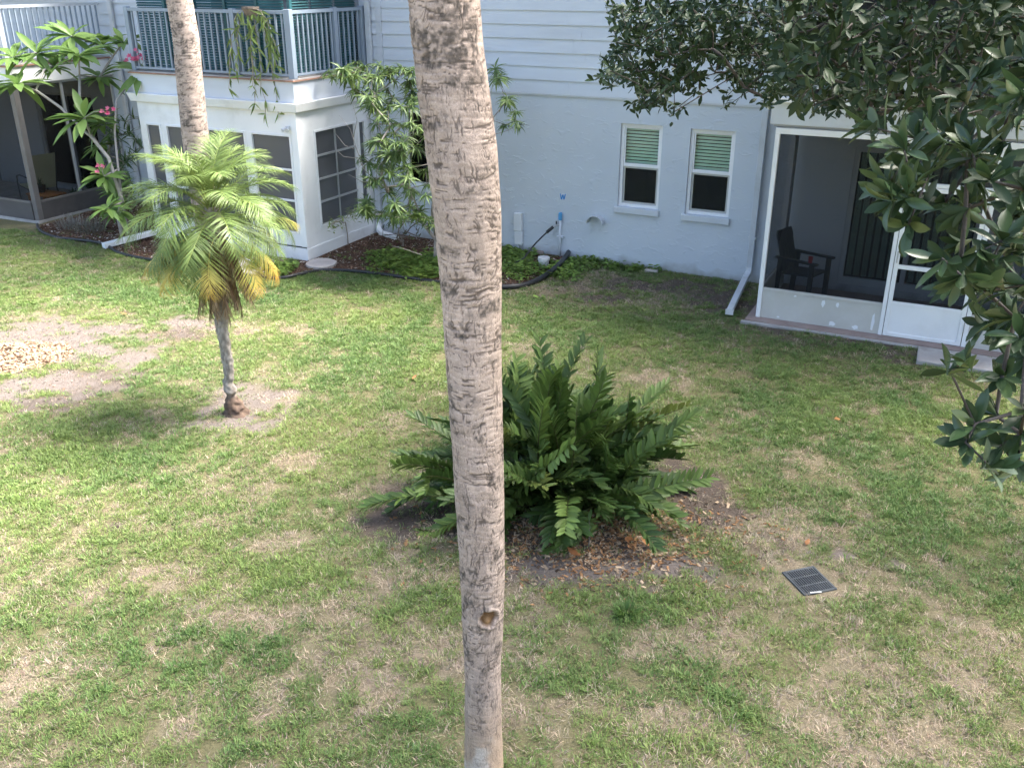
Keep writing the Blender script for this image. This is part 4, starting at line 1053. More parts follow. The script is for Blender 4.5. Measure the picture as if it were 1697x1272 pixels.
stone(893, 419, 12, 4, 'small reddish paver brick below the utility box', 'slab_pink', False)
stone(1080, 447, 16, 4, 'flat grey stone in the weeds at the wall foot', 'paver', False)
# white cleanout cap
cg = gnd(901, 440)
cl = thing('cleanout_cap', 'short white plastic cleanout cap standing in the bed', 'drain cap', (cg[0], cg[1], float(gh(cg[0], cg[1]))))
MB().lathe([(.088, -.02), (.088, .10)], 20).build('pipe', M['pot_white'], cl); MB().lathe([(.096, .095), (.1, .10), (.1, .145), (.092, .152)], 20).build('cap', M['pot_white'], cl)
# drain grate in the lawn
gc = [gnd(*p) for p in ((1299, 951), (1349, 941), (1385, 975), (1330, 986))]
gm = sum(gc) / 4
ax = (gc[1] - gc[0] + gc[2] - gc[3]) / 2; ay = (gc[0] - gc[3] + gc[1] - gc[2]) / 2
ga = math.atan2(ax[1], ax[0]); gw = max(np.linalg.norm(ax), .30); gd = max(np.linalg.norm(ay), .33)
gt = thing('drain_grate', 'square black plastic drain grate set in the lawn', 'drain grate', (gm[0], gm[1], float(gh(gm[0], gm[1])) - .018), ga)
ring(MB(), -gw / 2, gw / 2, -gd / 2, gd / 2, .022, .004, .036)
fr = MB(); w2, d2_ = gw / 2, gd / 2
fr.box(-w2, -w2 + .02, -d2_, d2_, -.02, .032); fr.box(w2 - .02, w2, -d2_, d2_, -.02, .032); fr.box(-w2 + .02, w2 - .02, -d2_, -d2_ + .02, -.02, .032); fr.box(-w2 + .02, w2 - .02, d2_ - .02, d2_, -.02, .032)
fr.build('frame', M['grate'], gt, bevel=.003)
nb = 13; st_ = (gw - .04) / nb
for i in range(nb): MB().box(-w2 + .02 + st_ * (i + .5) - .0045, -w2 + .02 + st_ * (i + .5) + .0045, -d2_ + .0205, d2_ - .0205, -.01, .030).build('grate_bar', M['grate'], gt)
for f_ in (-1 / 6, 1 / 6): MB().box(-w2 + .0205, w2 - .0205, gd * f_ - .006, gd * f_ + .006, -.005, .031).build('cross_bar', M['grate'], gt)
MB().box(-w2 + .02, w2 - .02, -d2_ + .02, d2_ - .02, .0185, .0195).build('pit', M['pit'], gt)
lf0 = MB(); lf0.hexa([(-.04, -.008, 0), (.05, -.012, .004), (.052, 0, .004), (-.04, .006, 0), (-.04, -.008, .003), (.05, -.012, .007), (.052, 0, .007), (-.04, .006, .003)])
tg = gnd(1357, 983, .03)
tag(lf0.build('straw_scrap', M['pot_white'], None, (tg[0] - .02, tg[1] + .03, float(gh(tg[0], tg[1])) + .018), .1), 'thin pale scrap lying on the drain grate', 'litter')
# fallen leaves
fl_m = leafmat('fallen_leaf', [(.32, .13, .05), (.42, .20, .08), (.25, .12, .06)], .7, .2, .15)
lt = leaf_tpl(1, .42, (.1, .7, 1, .85, .4, 0), fold=.5, curl=-.25)
fl_me = [np_mesh('fallen_leaf', *lt), np_mesh('fallen_leaf', *leaf_tpl(1, .5, (.1, .7, 1, .85, .4, 0), fold=-.4, curl=.2))]
for i, (px, py, s_, lab) in enumerate([(684, 631, .10, 'orange brown fallen leaf on the grass left of the big palm trunk'), (1389, 699, .14, 'large brown fallen leaf on the shaded lawn toward the porch'), (1042, 895, .17, 'orange fallen leaf at the foot of the cycad'),
                                       (1340, 897, .09, 'brown fallen leaf above the drain grate'), (1078, 912, .13, 'tan fallen leaf on the soil right of the cycad foot'), (940, 912, .16, 'long dry leaf on the bare soil below the cycad'), (210, 523, .10, 'reddish dead leaf at the top of the sandy patch')]):
    c = gnd(px, py)
    o = link('fallen_leaf', fl_me[i % 2], fl_m, None, (c[0], c[1], float(gh(c[0], c[1])) + .035), random.uniform(0, 6.28)); o.scale = (s_,) * 3
    tag(o, lab, 'leaf', 'fallen leaves')

# ================================================================== VEGETATION
def attr_mat(name, rough=.8, spec=.2, bump=.3, bscale=90, trans=0.0):
    m, nt, N, L, b = new_mat(name)
    b.inputs['Roughness'].default_value = rough; set_spec(b, spec)
    a = N.new('ShaderNodeAttribute'); a.attribute_name = 'col'
    tc = N.new('ShaderNodeTexCoord'); n1 = N.new('ShaderNodeTexNoise'); n1.inputs['Scale'].default_value = bscale; n1.inputs['Detail'].default_value = 6; n1.inputs['Roughness'].default_value = .7
    L.new(tc.outputs['Object'], n1.inputs['Vector'])
    mr = N.new('ShaderNodeMapRange'); mr.inputs[1].default_value = .25; mr.inputs[2].default_value = .75; mr.inputs[3].default_value = .72; mr.inputs[4].default_value = 1.25
    L.new(n1.outputs[0], mr.inputs[0])
    vm = N.new('ShaderNodeVectorMath'); vm.operation = 'SCALE'; L.new(a.outputs['Color'], vm.inputs[0]); L.new(mr.outputs[0], vm.inputs['Scale'])
    L.new(vm.outputs[0], b.inputs['Base Color'])
    if bump:
        bp = N.new('ShaderNodeBump'); bp.inputs['Strength'].default_value = bump; bp.inputs['Distance'].default_value = .006
        L.new(n1.outputs[0], bp.inputs['Height']); L.new(bp.outputs[0], b.inputs['Normal'])
    return m
M['palm_bark'] = attr_mat('palm_bark', .9, .12, .5, 110)
M['frond'] = leafmat('frond', [(.72, .74, .70), (1, 1, 1), (.85, .9, .8)], .42, .45, .22, attr='col')
M['cycad'] = leafmat('cycad_leaf', [(.75, .78, .70), (1, 1, 1), (.85, .95, .8)], .46, .36, .18, attr='col')

def palm_trunk(survey, Y, z0, z1, z_top, nth, dz, seed, base_loc, style=0, scar=None):
    """survey rows: image row, centre column, width -> a trunk standing at distance Y"""
    rows = []
    for yy, xc, w in survey:
        p = at(xc, yy, Y); d = Y * PC + (CAM_H - p[2]) * PS
        rows.append((p[2], p[0], w * .5 * d / F_PX))
    rows.sort(); zs_, xs_, rs_ = map(np.array, zip(*rows))
    z = np.arange(z0, z1, dz); z = np.concatenate([z, np.arange(z1, z_top, .05)])
    xc = np.interp(z, zs_, xs_); rr = np.interp(z, zs_, rs_)
    lo = z < zs_[0]; xc[lo] = xs_[0]; rr[lo] = rs_[0] * (1 + .35 * np.clip((.1 - z[lo]) / .2, 0, 1))
    hi = z > zs_[-1]; xc[hi] = xs_[-1] + (z[hi] - zs_[-1]) * (-.06)
    k_ = np.ones(15) / 15
    if dz < .02:
        xc = np.convolve(np.pad(xc, 7, 'edge'), k_, 'valid'); rr = np.convolve(np.pad(rr, 7, 'edge'), k_, 'valid')
    th = np.linspace(0, 2 * math.pi, nth, endpoint=False)
    TH, Z = np.meshgrid(th, z); RR = rr[:, None] * np.ones_like(TH)
    Sx = (np.abs(TH - math.pi)) * .145  # seam folded at the back, mirrored halves
    Sx = TH * .145
    warp = (fbm(Sx * 9, Z * 4, seed, 3) - .5)
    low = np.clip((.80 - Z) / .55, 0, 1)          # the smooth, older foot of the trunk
    upper = np.clip((Z - 2.0) / 1.5, 0, 1)
    zz = Z / .030 + warp * 1.5 + Sx * .9
    k = np.floor(zz); fz = zz - k; ki = k.astype(np.int64); ci = np.floor(Sx / .05 + _hash(ki, ki * 0, seed) * 7).astype(np.int64)
    wob = (vnoise(Sx * 40, Z * 45, seed + 5) - .5)
    slant = Sx + .10 * Z * (fbm(Sx * 2, Z * 1.5, seed + 14, 2) - .5) * 3
    nv = fbm(slant * 58 + 1.2 * wob, Z * 7.5, seed + 1, 2)
    vert = np.clip((.060 - np.abs(nv - .5)) / .035, 0, 1) * np.clip((fbm(Sx * 26, Z * 20, seed + 2, 2) - .43 - .03 * upper) * 8, 0, 1)
    nv2 = fbm(slant * 85 + wob, Z * 12, seed + 6, 2)
    vert = np.maximum(vert, .6 * np.clip((.05 - np.abs(nv2 - .5)) / .03, 0, 1) * np.clip((fbm(Sx * 15, Z * 14, seed + 7, 2) - .47) * 7, 0, 1))
    nh = fbm(Sx * 4 + wob * .3, Z * 46 + warp * 2.5, seed + 3, 2)
    horiz = np.clip((.065 - np.abs(nh - .5)) / .04, 0, 1) * np.clip((fbm(Sx * 17, Z * 26, seed + 8, 2) - .47 + .06 * upper) * 8, 0, 1)
    vert = vert * (1 - .6 * low); horiz = horiz * (1 - .8 * low)
    crack = np.clip(np.maximum(vert * .9, horiz), 0, 1)
    fib = .55 * fbm(Sx * 70, Z * 9, seed + 20, 3) + .45 * fbm(Sx * 8, Z * 120 + warp * 6, seed + 21, 2) * (1 - np.clip((.62 - Z) / .25, 0, 1)) + .225 * np.clip((.62 - Z) / .25, 0, 1)
    disp = .0022 * (fz - .5) * np.clip(fbm(Sx * 5, Z * 9, seed + 9, 2) * 1.8 - .2, .2, 1.2) - .0036 * crack + .004 * (fib - .5) + .016 * (fbm(Sx * 3, Z * 2.5, seed + 30, 3) - .5) + .005 * (vnoise(Sx * 20, zz * .5, seed + 4) - .5)
    seam = np.clip(np.minimum(TH, 2 * math.pi - TH) / .25, 0, 1)
    disp = disp * seam
    blotch = np.clip((fbm(Sx * 10, Z * 11, seed + 40, 5) + .10 * (fbm(Sx * 3, Z * 1.4, seed + 41, 2) - .5) * 4 - .585) * 8, 0, 1) * np.clip((Z - .7) / .4, 0, 1)
    grain = fbm(Sx * 60, Z * 60, seed + 50, 2)
    blotch = blotch * np.clip((grain - .25) * 2.5, 0, 1)
    tone = fbm(Sx * 6, Z * 5, seed + 60, 4)[..., None]
    plate = np.array([.53, .425, .362]) * (1 - tone) + np.array([.315, .258, .222]) * tone
    plate = plate * (.82 + .36 * fib[..., None]) * (.9 + .22 * _hash(ki, ci, seed + 7)[..., None])
    plate = plate * (1 - .20 * np.clip((2.6 - Z) / 1.6, 0, 1))[..., None] * (.90 + .20 * np.clip(fz, 0, 1))[..., None]  # lower plates darkened: canopy shade put into the bark colour
    foot = np.array([.36, .265, .185]) * (.7 + .6 * fib[..., None])
    c = plate * (1 - low[..., None] * .9) + foot * low[..., None] * .9
    pale = np.clip((fbm(Sx * 6, Z * 5, seed + 70, 3) - .58) * 8, 0, 1) * np.clip((.52 - Z) / .1, 0, 1) * np.clip((Z - .1) / .1, 0, 1)
    c = c * (1 - .7 * pale[..., None]) + np.array([.47, .43, .385]) * .7 * pale[..., None]
    cd_ = (crack * np.clip(.5 + 1.2 * fbm(Sx * 14, Z * 9, seed + 80, 3), 0, 1))[..., None] * .80
    c = c * (1 - cd_) + np.array([.065, .052, .045]) * cd_
    c = c * (1 - .82 * blotch[..., None]) + np.array([.06, .055, .05]) * .82 * blotch[..., None]
    if scar is not None:
        ang, zc, sr = scar
        da = (np.angle(np.exp(1j * (TH - ang)))) * RR; dzc = Z - zc
        q = np.sqrt((da / sr) ** 2 + (dzc / (sr * .95)) ** 2) + (wob * .25)
        inn = np.clip((1.0 - q) / .25, 0, 1); rim = np.exp(-((q - 1.15) / .22) ** 2)
        disp = disp * (1 - inn) - .022 * inn + .008 * rim
        kn = np.exp(-(((da + .006) / (sr * .40)) ** 2 + ((dzc + sr * .35) / (sr * .40)) ** 2))
        disp = disp + .014 * kn * inn
        sc_c = np.array([.12, .07, .035]) * (1 - kn[..., None]) + np.array([.30, .19, .10]) * kn[..., None]
        c = c * (1 - inn[..., None]) + sc_c * inn[..., None]
    RD = RR + disp
    X = xc[:, None] + RD * np.cos(TH); Yv = Y + RD * np.sin(TH)
    V = np.stack([X - base_loc[0], Yv - base_loc[1], Z], -1).reshape(-1, 3)
    nr = len(z); ii = np.arange(nr * nth).reshape(nr, nth); i2 = np.roll(ii, -1, 1)
    F = np.stack([ii[:-1], i2[:-1], i2[1:], ii[1:]], -1).reshape(-1, 4)
    cap = ii[-1]
    return np_mesh('trunk', V, np.concatenate([F.ravel(), cap]), np.concatenate([np.full(len(F), 4), [nth]]), True, np.clip(c, .01, .9).reshape(-1, 3)), (xc, z)

def pinnate(L, n, ll, lw, elev, bend, ang0, ang1, vee, shape, curl, colf, twist=0.0, t0=.16, jit=.06, rach=.008, rcol=(.2, .22, .06), env=None):
    """one feather leaf rooted at the origin, arching along +y"""
    ts = np.linspace(0, 1, 26); a = elev - bend * ts ** 1.25
    st_ = L / 25; ys = np.concatenate([[0], np.cumsum(np.cos(a[:-1]) * st_)]); zs = np.concatenate([[0], np.cumsum(np.sin(a[:-1]) * st_)])
    sway = twist * ts ** 2 * L
    C_ = np.stack([sway, ys, zs], 1)
    t = np.linspace(t0, .985, n); t = np.repeat(t, 2); sgn = np.tile([-1., 1.], n); t = np.clip(t + rng.normal(0, .006, len(t)), t0, 1)
    P_ = np.stack([np.interp(t, ts, C_[:, i]) for i in range(3)], 1); aa = np.interp(t, ts, a)
    T_ = np.stack([np.zeros_like(aa), np.cos(aa), np.sin(aa)], 1); Nn = np.stack([np.zeros_like(aa), -np.sin(aa), np.cos(aa)], 1)
    an = ang0 + (ang1 - ang0) * t + rng.normal(0, jit, len(t))
    ve = vee + rng.normal(0, jit * 1.5, len(t))
    Sd = np.zeros_like(T_); Sd[:, 0] = sgn
    D_ = T_ * np.cos(an)[:, None] + (Sd * np.cos(ve)[:, None] + Nn * np.sin(ve)[:, None]) * np.sin(an)[:, None]
    Un = Nn * np.cos(ve)[:, None] - Sd * np.sin(ve)[:, None]
    e_ = (np.sin(np.clip((t - t0) / (1 - t0), 0, 1) * math.pi * .86 + .35) ** .7 if env is None else env(t))
    Sc = ll * np.clip(e_, .25, 1) * rng.uniform(.9, 1.08, len(t))
    v, f, c = spread(leaf_tpl(1, lw / ll, shape, fold=.35, curl=curl), P_, D_, Un, Sc)
    nv = len(v) // len(t)
    col = np.repeat(colf(t), nv, 0)
    along = np.tile(np.repeat(np.linspace(0, 1, len(shape)), 3), len(t))
    rb = MB().tube([tuple(q) for q in C_[::2]], list(np.linspace(rach, rach * .25, 13)), 5)
    rv = np.array(rb.v); rf = np.concatenate([np.array(q) for q in rb.f]); rc = np.array([len(q) for q in rb.f])
    V, F, Cn = merge([(v, f, c), (rv, rf, rc)])
    col = np.concatenate([col, np.tile(np.array(rcol), (len(rv), 1))])
    return V, F, Cn, col, along
def turn(V, az, roll=0.0):
    c_, s_ = math.cos(roll), math.sin(roll); x_ = V[:, 0] * c_ + V[:, 2] * s_; z_ = -V[:, 0] * s_ + V[:, 2] * c_
    c2, s2 = math.cos(az), math.sin(az)
    return np.stack([x_ * c2 - V[:, 1] * s2, x_ * s2 + V[:, 1] * c2, z_], 1)

def fan_crown(parent, top, nleaf, size, seed):
    """fan leaves of a cabbage palm, high overhead"""
    r_ = np.random.default_rng(seed)
    for i in range(nleaf):
        az = i * 2.4; el = r_.uniform(-.7, 1.2); L_ = size * r_.uniform(.8, 1.1)
        pet = np.array([math.cos(az) * math.cos(el), math.sin(az) * math.cos(el), math.sin(el)]) * L_ * .55
        n_ = 26; P_ = np.tile(pet, (n_, 1)); a_ = np.linspace(-1.9, 1.9, n_)
        dv = pet / np.linalg.norm(pet); sd_ = np.cross(dv, [0, 0, 1.]); sd_ /= np.linalg.norm(sd_) + 1e-9
        D_ = np.cos(a_)[:, None] * dv + np.sin(a_)[:, None] * sd_; D_[:, 2] -= .25
        v, f, c = spread(leaf_tpl(1, .07, (.4, 1, .8, .4, 0), fold=.4, curl=.35), P_, D_, np.tile([0, 0, 1.], (n_, 1)), np.full(n_, L_ * .55))
        rb = MB().tube([(0, 0, 0), tuple(pet * .5 + np.array([0, 0, .05])), tuple(pet)], .015, 5)
        V, F, Cn = merge([(v, f, c), (np.array(rb.v), np.concatenate([np.array(q) for q in rb.f]), np.array([len(q) for q in rb.f]))])
        col = np.tile(np.array([.06, .11, .035]), (len(V), 1)) * r_.uniform(.8, 1.2)
        link('frond', np_mesh('frond', V, F, Cn, False, col), M['frond'], parent, top)

# ---- big palm in front
TY = 4.2
survey = [(71, 742, 117), (150, 751, 119), (242, 765, 118), (352, 775, 112), (470, 781, 101), (560, 784, 94), (640, 787, 90), (819, 795, 81), (954, 799, 75), (1060, 800, 66), (1088, 800, 61), (1140, 801, 59), (1200, 801, 61), (1255, 802, 64)]
bx_, by_ = at(802, 1255, TY)[0], TY
bp_ = thing('palm_tree', 'tall ringed palm trunk standing close by in the middle', 'palm tree', (bx_, by_, 0))
sp = at(811, 1026, TY - .11); sang = math.atan2(sp[1] - TY, sp[0] - at(800, 1026, TY)[0])
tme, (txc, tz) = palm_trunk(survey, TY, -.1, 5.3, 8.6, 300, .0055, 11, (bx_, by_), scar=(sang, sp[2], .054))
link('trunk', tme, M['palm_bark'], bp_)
fan_crown(bp_, (txc[-1] - bx_, 0, 8.6), 22, 2.0, 3)
# ---- slimmer palm behind, in the bed before the sunroom
TY2 = 15.1
survey2 = [(60, 308, 42), (120, 313, 43), (210, 322, 43), (300, 334, 43), (400, 350, 44), (440, 357, 46)]
b2 = at(357, 440, TY2)
b2p = thing('palm_tree', 'pinkish grey palm trunk rising behind the small palm by the sunroom', 'palm tree', (b2[0], TY2, 0))
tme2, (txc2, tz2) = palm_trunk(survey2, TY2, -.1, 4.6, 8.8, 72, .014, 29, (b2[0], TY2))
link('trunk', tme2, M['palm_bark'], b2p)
fan_crown(b2p, (txc2[-1] - b2[0], 0, 8.8), 16, 1.8, 5)

# ---- small feather palm in the lawn
dpb = gnd(388, 684)
DP = thing('date_palm', 'small feather palm with yellowing lower fronds and brown skirt in the lawn', 'palm tree', (dpb[0], dpb[1], float(gh(dpb[0], dpb[1]))))
crown = np.array([at(350, 330, dpb[1])[0] - dpb[0], 0.0, 2.30])
mb = MB()
zt = [-.06, .0, .06, .13, .19, .24, .28, .33, .40, .55, .8, 1.05, 1.3, 1.6, 1.9, 2.2, 2.34]
px_c = [(684, 392), (672, 389), (655, 384), (640, 380), (632, 377), (625, 379), (600, 378), (570, 372), (540, 367), (500, 366), (440, 362), (380, 354), (345, 350)]
zz_ = np.array([at(c, r, dpb[1])[2] for r, c in px_c]); xx_ = np.array([at(c, r, dpb[1])[0] - dpb[0] for r, c in px_c])
rad = [.17, .15, .12, .095, .065, .052, .075, .062, .056, .056, .060, .066, .075, .085, .10, .11, .07]
nth = 28; V = []; colv = []
zf = np.concatenate([np.linspace(zt[i], zt[i + 1], max(2, int((zt[i + 1] - zt[i]) / .012)), endpoint=False) for i in range(len(zt) - 1)] + [[zt[-1]]])
TH, Z = np.meshgrid(np.linspace(0, 2 * math.pi, nth, endpoint=False), zf)
rr_ = np.interp(Z, zt, rad); cx_ = np.interp(Z, zz_, xx_)
kn = vnoise(TH * 14 / 6.28 + np.floor(Z / .045) * .5, Z / .045, 3)
rr_ = rr_ * (1 + .34 * (kn - .5)) + (.012 + .05 * np.clip((.3 - Z) / .2, 0, 1)) * (fbm(TH * 3, Z * 30, 8, 3) - .5)
V = np.stack([cx_ + rr_ * np.cos(TH), .8 * rr_ * np.sin(TH), Z], -1).reshape(-1, 3)
tn = fbm(TH * 4, Z * 22, 12, 3)[..., None]; base_c = np.array([.30, .275, .25]) * tn * 1.5 + np.array([.10, .08, .065]) * (1 - tn)
lowc = np.clip((.30 - Z) / .1, 0, 1)[..., None]; base_c = base_c * (1 - lowc) + (np.array([.15, .105, .08]) * (.3 + 1.2 * tn)) * lowc
ii = np.arange(len(zf) * nth).reshape(len(zf), nth); i2 = np.roll(ii, -1, 1)
F = np.stack([ii[:-1], i2[:-1], i2[1:], ii[1:]], -1).reshape(-1, 4)
link('trunk', np_mesh('trunk', V, F, np.full(len(F), 4), True, np.clip(base_c, .02, .8).reshape(-1, 3)), M['palm_bark'], DP)
GREEN = np.array([.15, .225, .065]); LIME = np.array([.27, .33, .085]); YEL = np.array([.60, .49, .12]); ORA = np.array([.62, .31, .06]); BRN = np.array([.17, .10, .055])
def ramp_col(stops, t):
    xs_ = [s_[0] for s_ in stops]; return np.stack([np.interp(t, xs_, [s_[1][i] for s_ in stops]) for i in range(3)], 1)
NF = 76
OLD_AZ = [R(a_) for a_ in (62, 88, 118, 152, 178, 244, 268, 300, 20)]
for i in range(NF):
    q = i / (NF - 1); az = i * 2.39996 + rng.normal(0, .12)
    if i >= NF - len(OLD_AZ): az = OLD_AZ[i - NF + len(OLD_AZ)] + rng.normal(0, .06)
    elif q > .6 and R(190) < az % 6.2832 < R(236): continue
    elev = R(86) - R(100) * q ** 1.1 + rng.normal(0, .16); bend = R(70) + R(34) * min(1, q * 1.7) * (1 if q < .72 else .3) + rng.normal(0, .16)
    L_ = (.76 + .22 * min(1, q * 2.2) - .16 * max(0, q - .65) / .35) * rng.uniform(.90, 1.08)
    old = rng.uniform(.7, 1.1) if i >= NF - len(OLD_AZ) else (.35 if q > .72 and i % 3 == 0 else 0)
    if i >= NF - len(OLD_AZ): elev = R(-8) + rng.normal(0, .12); bend = R(66) + rng.normal(0, .1)
    g0 = GREEN * (1 - .3 * (1 - q)) + LIME * .30 * (1 - q)
    if old > .25: cf = lambda t, o=old: ramp_col([(0, LIME * .8), (max(.12, .85 - .55 * o), LIME * .9), (max(.35, 1.15 - .50 * o), YEL), (1.10, ORA if o > .55 else YEL)], t)
    else: cf = lambda t, g=g0: ramp_col([(0, g * 1.05), (.6, g), (1, g * .95 + LIME * .08)], t) * rng.uniform(.85, 1.15, (len(t), 1))
    V, F, Cn, col, _ = pinnate(L_, 54, .25, .0105, elev, bend, R(74), R(26), .30 if q < .5 else .12, (.5, 1, .8, .45, 0), .42 if q < .7 else .55, cf, twist=rng.normal(0, .12), t0=.20, jit=.09, rach=.0085, rcol=tuple(LIME * .9 if old < .4 else YEL * .8))
    off = crown + np.array([math.cos(az + R(90)) * .03, math.sin(az + R(90)) * .03, .10 - .38 * q])
    link('frond', np_mesh('frond', turn(V, az) + off, F, Cn, False, col), M['frond'], DP)
for i in range(34):                                       # dead fronds hanging down the trunk
    az = i * 2.4 + .7; L_ = rng.uniform(.5, .78)
    cf = lambda t: ramp_col([(0, BRN), (.5, BRN * 1.5), (1, np.array([.40, .31, .22]))], t) * rng.uniform(.5, 1.35, (len(t), 1))
    V, F, Cn, col, _ = pinnate(L_, 30, .20, .011, R(-66) + rng.normal(0, .1), R(20), R(22), R(10), -.3, (.5, 1, .8, .4, 0), .3, cf, twist=rng.normal(0, .06), t0=.12, jit=.14, rach=.011, rcol=tuple(BRN * 1.1))
    off = crown + np.array([math.cos(az + R(90)) * .05, math.sin(az + R(90)) * .05, -.22 - .42 * (i % 5) / 5])
    link('dead_frond', np_mesh('dead_frond', turn(V, az) + off, F, Cn, False, col), M['frond'], DP)

# ---- cycad
cyb = gnd(908, 818)
CY = thing('cycad', 'wide dark green cycad with broad leaflets behind the big palm trunk', 'shrub', (cyb[0], cyb[1], float(gh(cyb[0], cyb[1]))))
mb = MB().lathe([(.20, -.05), (.22, .05), (.17, .16), (.08, .22)], 14)
mb.v = [(a * random.uniform(.85, 1.15), b * random.uniform(.85, 1.15), c) for a, b, c in mb.v]; mb.build('stem', M['dwood'], CY)
NF = 230
for i in range(NF):
    q = (i / (NF - 1)) ** .85; az = i * 2.39996 + rng.normal(0, .15)
    elev = R(84) - R(62) * q + rng.normal(0, .16); bend = R(16) + R(52) * q + rng.normal(0, .28)
    L_ = (1.34 - .24 * q) * rng.uniform(.70, 1.08)
    d_ = np.array([.040, .076, .017]); l_ = np.array([.115, .170, .038]); tt = rng.random() ** 1.6
    base = d_ * (1 - tt) + l_ * tt
    if i % 23 == 7: base = np.array([.17, .20, .05])
    cf = lambda t, b=base: b[None, :] * rng.uniform(.75, 1.3, (len(t), 1)) * (.9 + .25 * t[:, None])
    V, F, Cn, col, _ = pinnate(L_, 22, .15, .043, elev, bend, R(66), R(38), .48, (.30, .85, 1, .98, .78, .12), .10, cf, twist=rng.normal(0, .14), t0=.30, jit=.10, rach=.010, rcol=(.07, .075, .03), env=lambda t: np.where(t > .9, .8, 1.0))
    off = np.array([rng.normal(0, .26), rng.normal(0, .22), .06])
    V = turn(V, az, rng.normal(0, .5)) + off; V[:, 2] = np.maximum(V[:, 2], .015)
    link('frond', np_mesh('frond', V, F, Cn, False, col), M['cycad'], CY)
# seedlings at its foot
for px, py, lab in ((975, 905, 'small seedling with narrow leaves at the cycad foot'), (1042, 880, 'pale green seedling with a few leaves right of the cycad foot')):
    c = gnd(px, py); t_ = thing('seedling', lab, 'seedling', (c[0], c[1], float(gh(c[0], c[1]))))
    MB().tube([(0, 0, -.02), (.01, 0, .12), (.0, .01, .25)], [.006, .005, .003], 5).build('stem', M['dwood'], t_)
    P_, D_, U_ = whorl([(0, .01, .25), (.01, 0, .14)], [(0, 0, 1), (.2, 0, 1)], 6, 1.1, .3)
    v, f, c_ = spread(leaf_tpl(1, .3, (.2, .8, 1, .7, 0)), P_, D_, U_, rng.uniform(.07, .13, len(P_)))
    link('leaves', np_mesh('leaves', v, f, c_), M.get('seedling') or M.setdefault('seedling', leafmat('seedling_leaf', [(.08, .16, .04), (.16, .24, .06)])), t_)
# grass tussock
c = gnd(1036, 1018)
o = link('grass_tussock', tuft(160, .17, .085, .007, .75), None, None, (c[0], c[1], float(gh(c[0], c[1]))))
o.data.materials.append(leafmat('tussock', [(.07, .14, .03), (.11, .19, .045)], .5, .35, .25)); tag(o, 'rounded dark green grass tussock in the near lawn', 'grass tuft')

# ---- drooping-leaved young tree against the wall
def dpt(px, py, d): return ray(px, py) * (d / F_PX) + np.array([0, 0, CAM_H])
yb = gnd(722, 432)
YT = thing('young_tree', 'loose young tree with drooping narrow leaves behind the big palm trunk', 'tree', (yb[0], yb[1], 0))
lobes = [(580, 125, 40, 24, 16), (630, 120, 28, 18, 9), (670, 120, 30, 20, 10), (605, 165, 26, 20, 6), (650, 170, 44, 26, 14), (680, 215, 34, 40, 15), (630, 215, 22, 22, 6), (620, 255, 30, 22, 9), (660, 260, 44, 30, 15), (690, 300, 26, 30, 8), (640, 305, 36, 18, 9), (630, 345, 34, 14, 11), (680, 350, 34, 20, 11), (605, 340, 16, 12, 4), (712, 370, 14, 12, 3), (700, 140, 30, 40, 8), (760, 160, 40, 60, 12), (755, 260, 45, 60, 12), (818, 125, 10, 16, 4), (850, 175, 16, 12, 4), (848, 203, 16, 9, 3), (835, 165, 8, 8, 2)]
tg = []
for cx_, cy_, rx_, ry_, k_ in lobes:
    for _ in range(k_):
        a_ = random.uniform(0, 6.28); r_ = math.sqrt(random.random())
        tg.append(dpt(cx_ + rx_ * r_ * math.cos(a_), cy_ + ry_ * r_ * math.sin(a_), random.uniform(13.9, 15.3)) - np.array([yb[0], yb[1], 0]))
stem = [(0, 0, -.05), (.02, .02, .35), (-.03, .0, .8), (.02, -.04, 1.25), (-.05, -.1, 1.8), (-.02, -.15, 2.4), (.05, -.2, 3.0)]
nodes, par, tips = grow([stem, [(-.03, 0, .8), (-.35, -.1, 1.2), (-.8, -.15, 1.6), (-1.1, -.2, 2.2)], [(.02, .02, .35), (-.2, -.1, .7), (-.55, -.2, .95)]], tg, .05, .25)
wd = wood(MB(), nodes, par, .0030, .5, .075, 6)
for tw in (((640, 310), (606, 285), (590, 250), (580, 215), (562, 190)), ((588, 247), (570, 240), (556, 222)), ((606, 285), (592, 262), (572, 258), (560, 248)), ((584, 228), (590, 200), (586, 176)), ((620, 300), (600, 300), (578, 288)), ((700, 420), (668, 412), (650, 405))):
    wd.tube([dpt(a_, b_, 14.5) - np.array([yb[0], yb[1], 0]) + rng.normal(0, .01, 3) for a_, b_ in tw], list(np.linspace(.007, .002, len(tw))), 5)
wd.build('trunk', M['gbark'], YT, smooth=True)
M['mango'] = leafmat('drooping_leaf', [(.075, .135, .045), (.12, .19, .06), (.18, .25, .08), (.09, .15, .05)], .42, .45, .32)
clus = []
for k_ in range(5):
    P_, D_, U_ = whorl([(0, 0, 0)], [(0, 0, 1)], 18, 1.25, .28, .45)
    v, f, c_ = spread(leaf_tpl(1, .16, (.2, .75, 1, .85, .5, 0), fold=.5, curl=.5), P_, D_, U_, rng.uniform(.15, .24, len(P_)))
    clus.append(np_mesh('leaf_cluster', v, f, c_))
for i, t_ in enumerate(tg):
    o = link('leaf_cluster', clus[i % 5], M['mango'], YT, tuple(t_)); o.rotation_euler = (random.uniform(-.5, .5), random.uniform(-.5, .5), random.uniform(0, 6.28)); o.scale = (random.uniform(.75, 1.1),) * 3

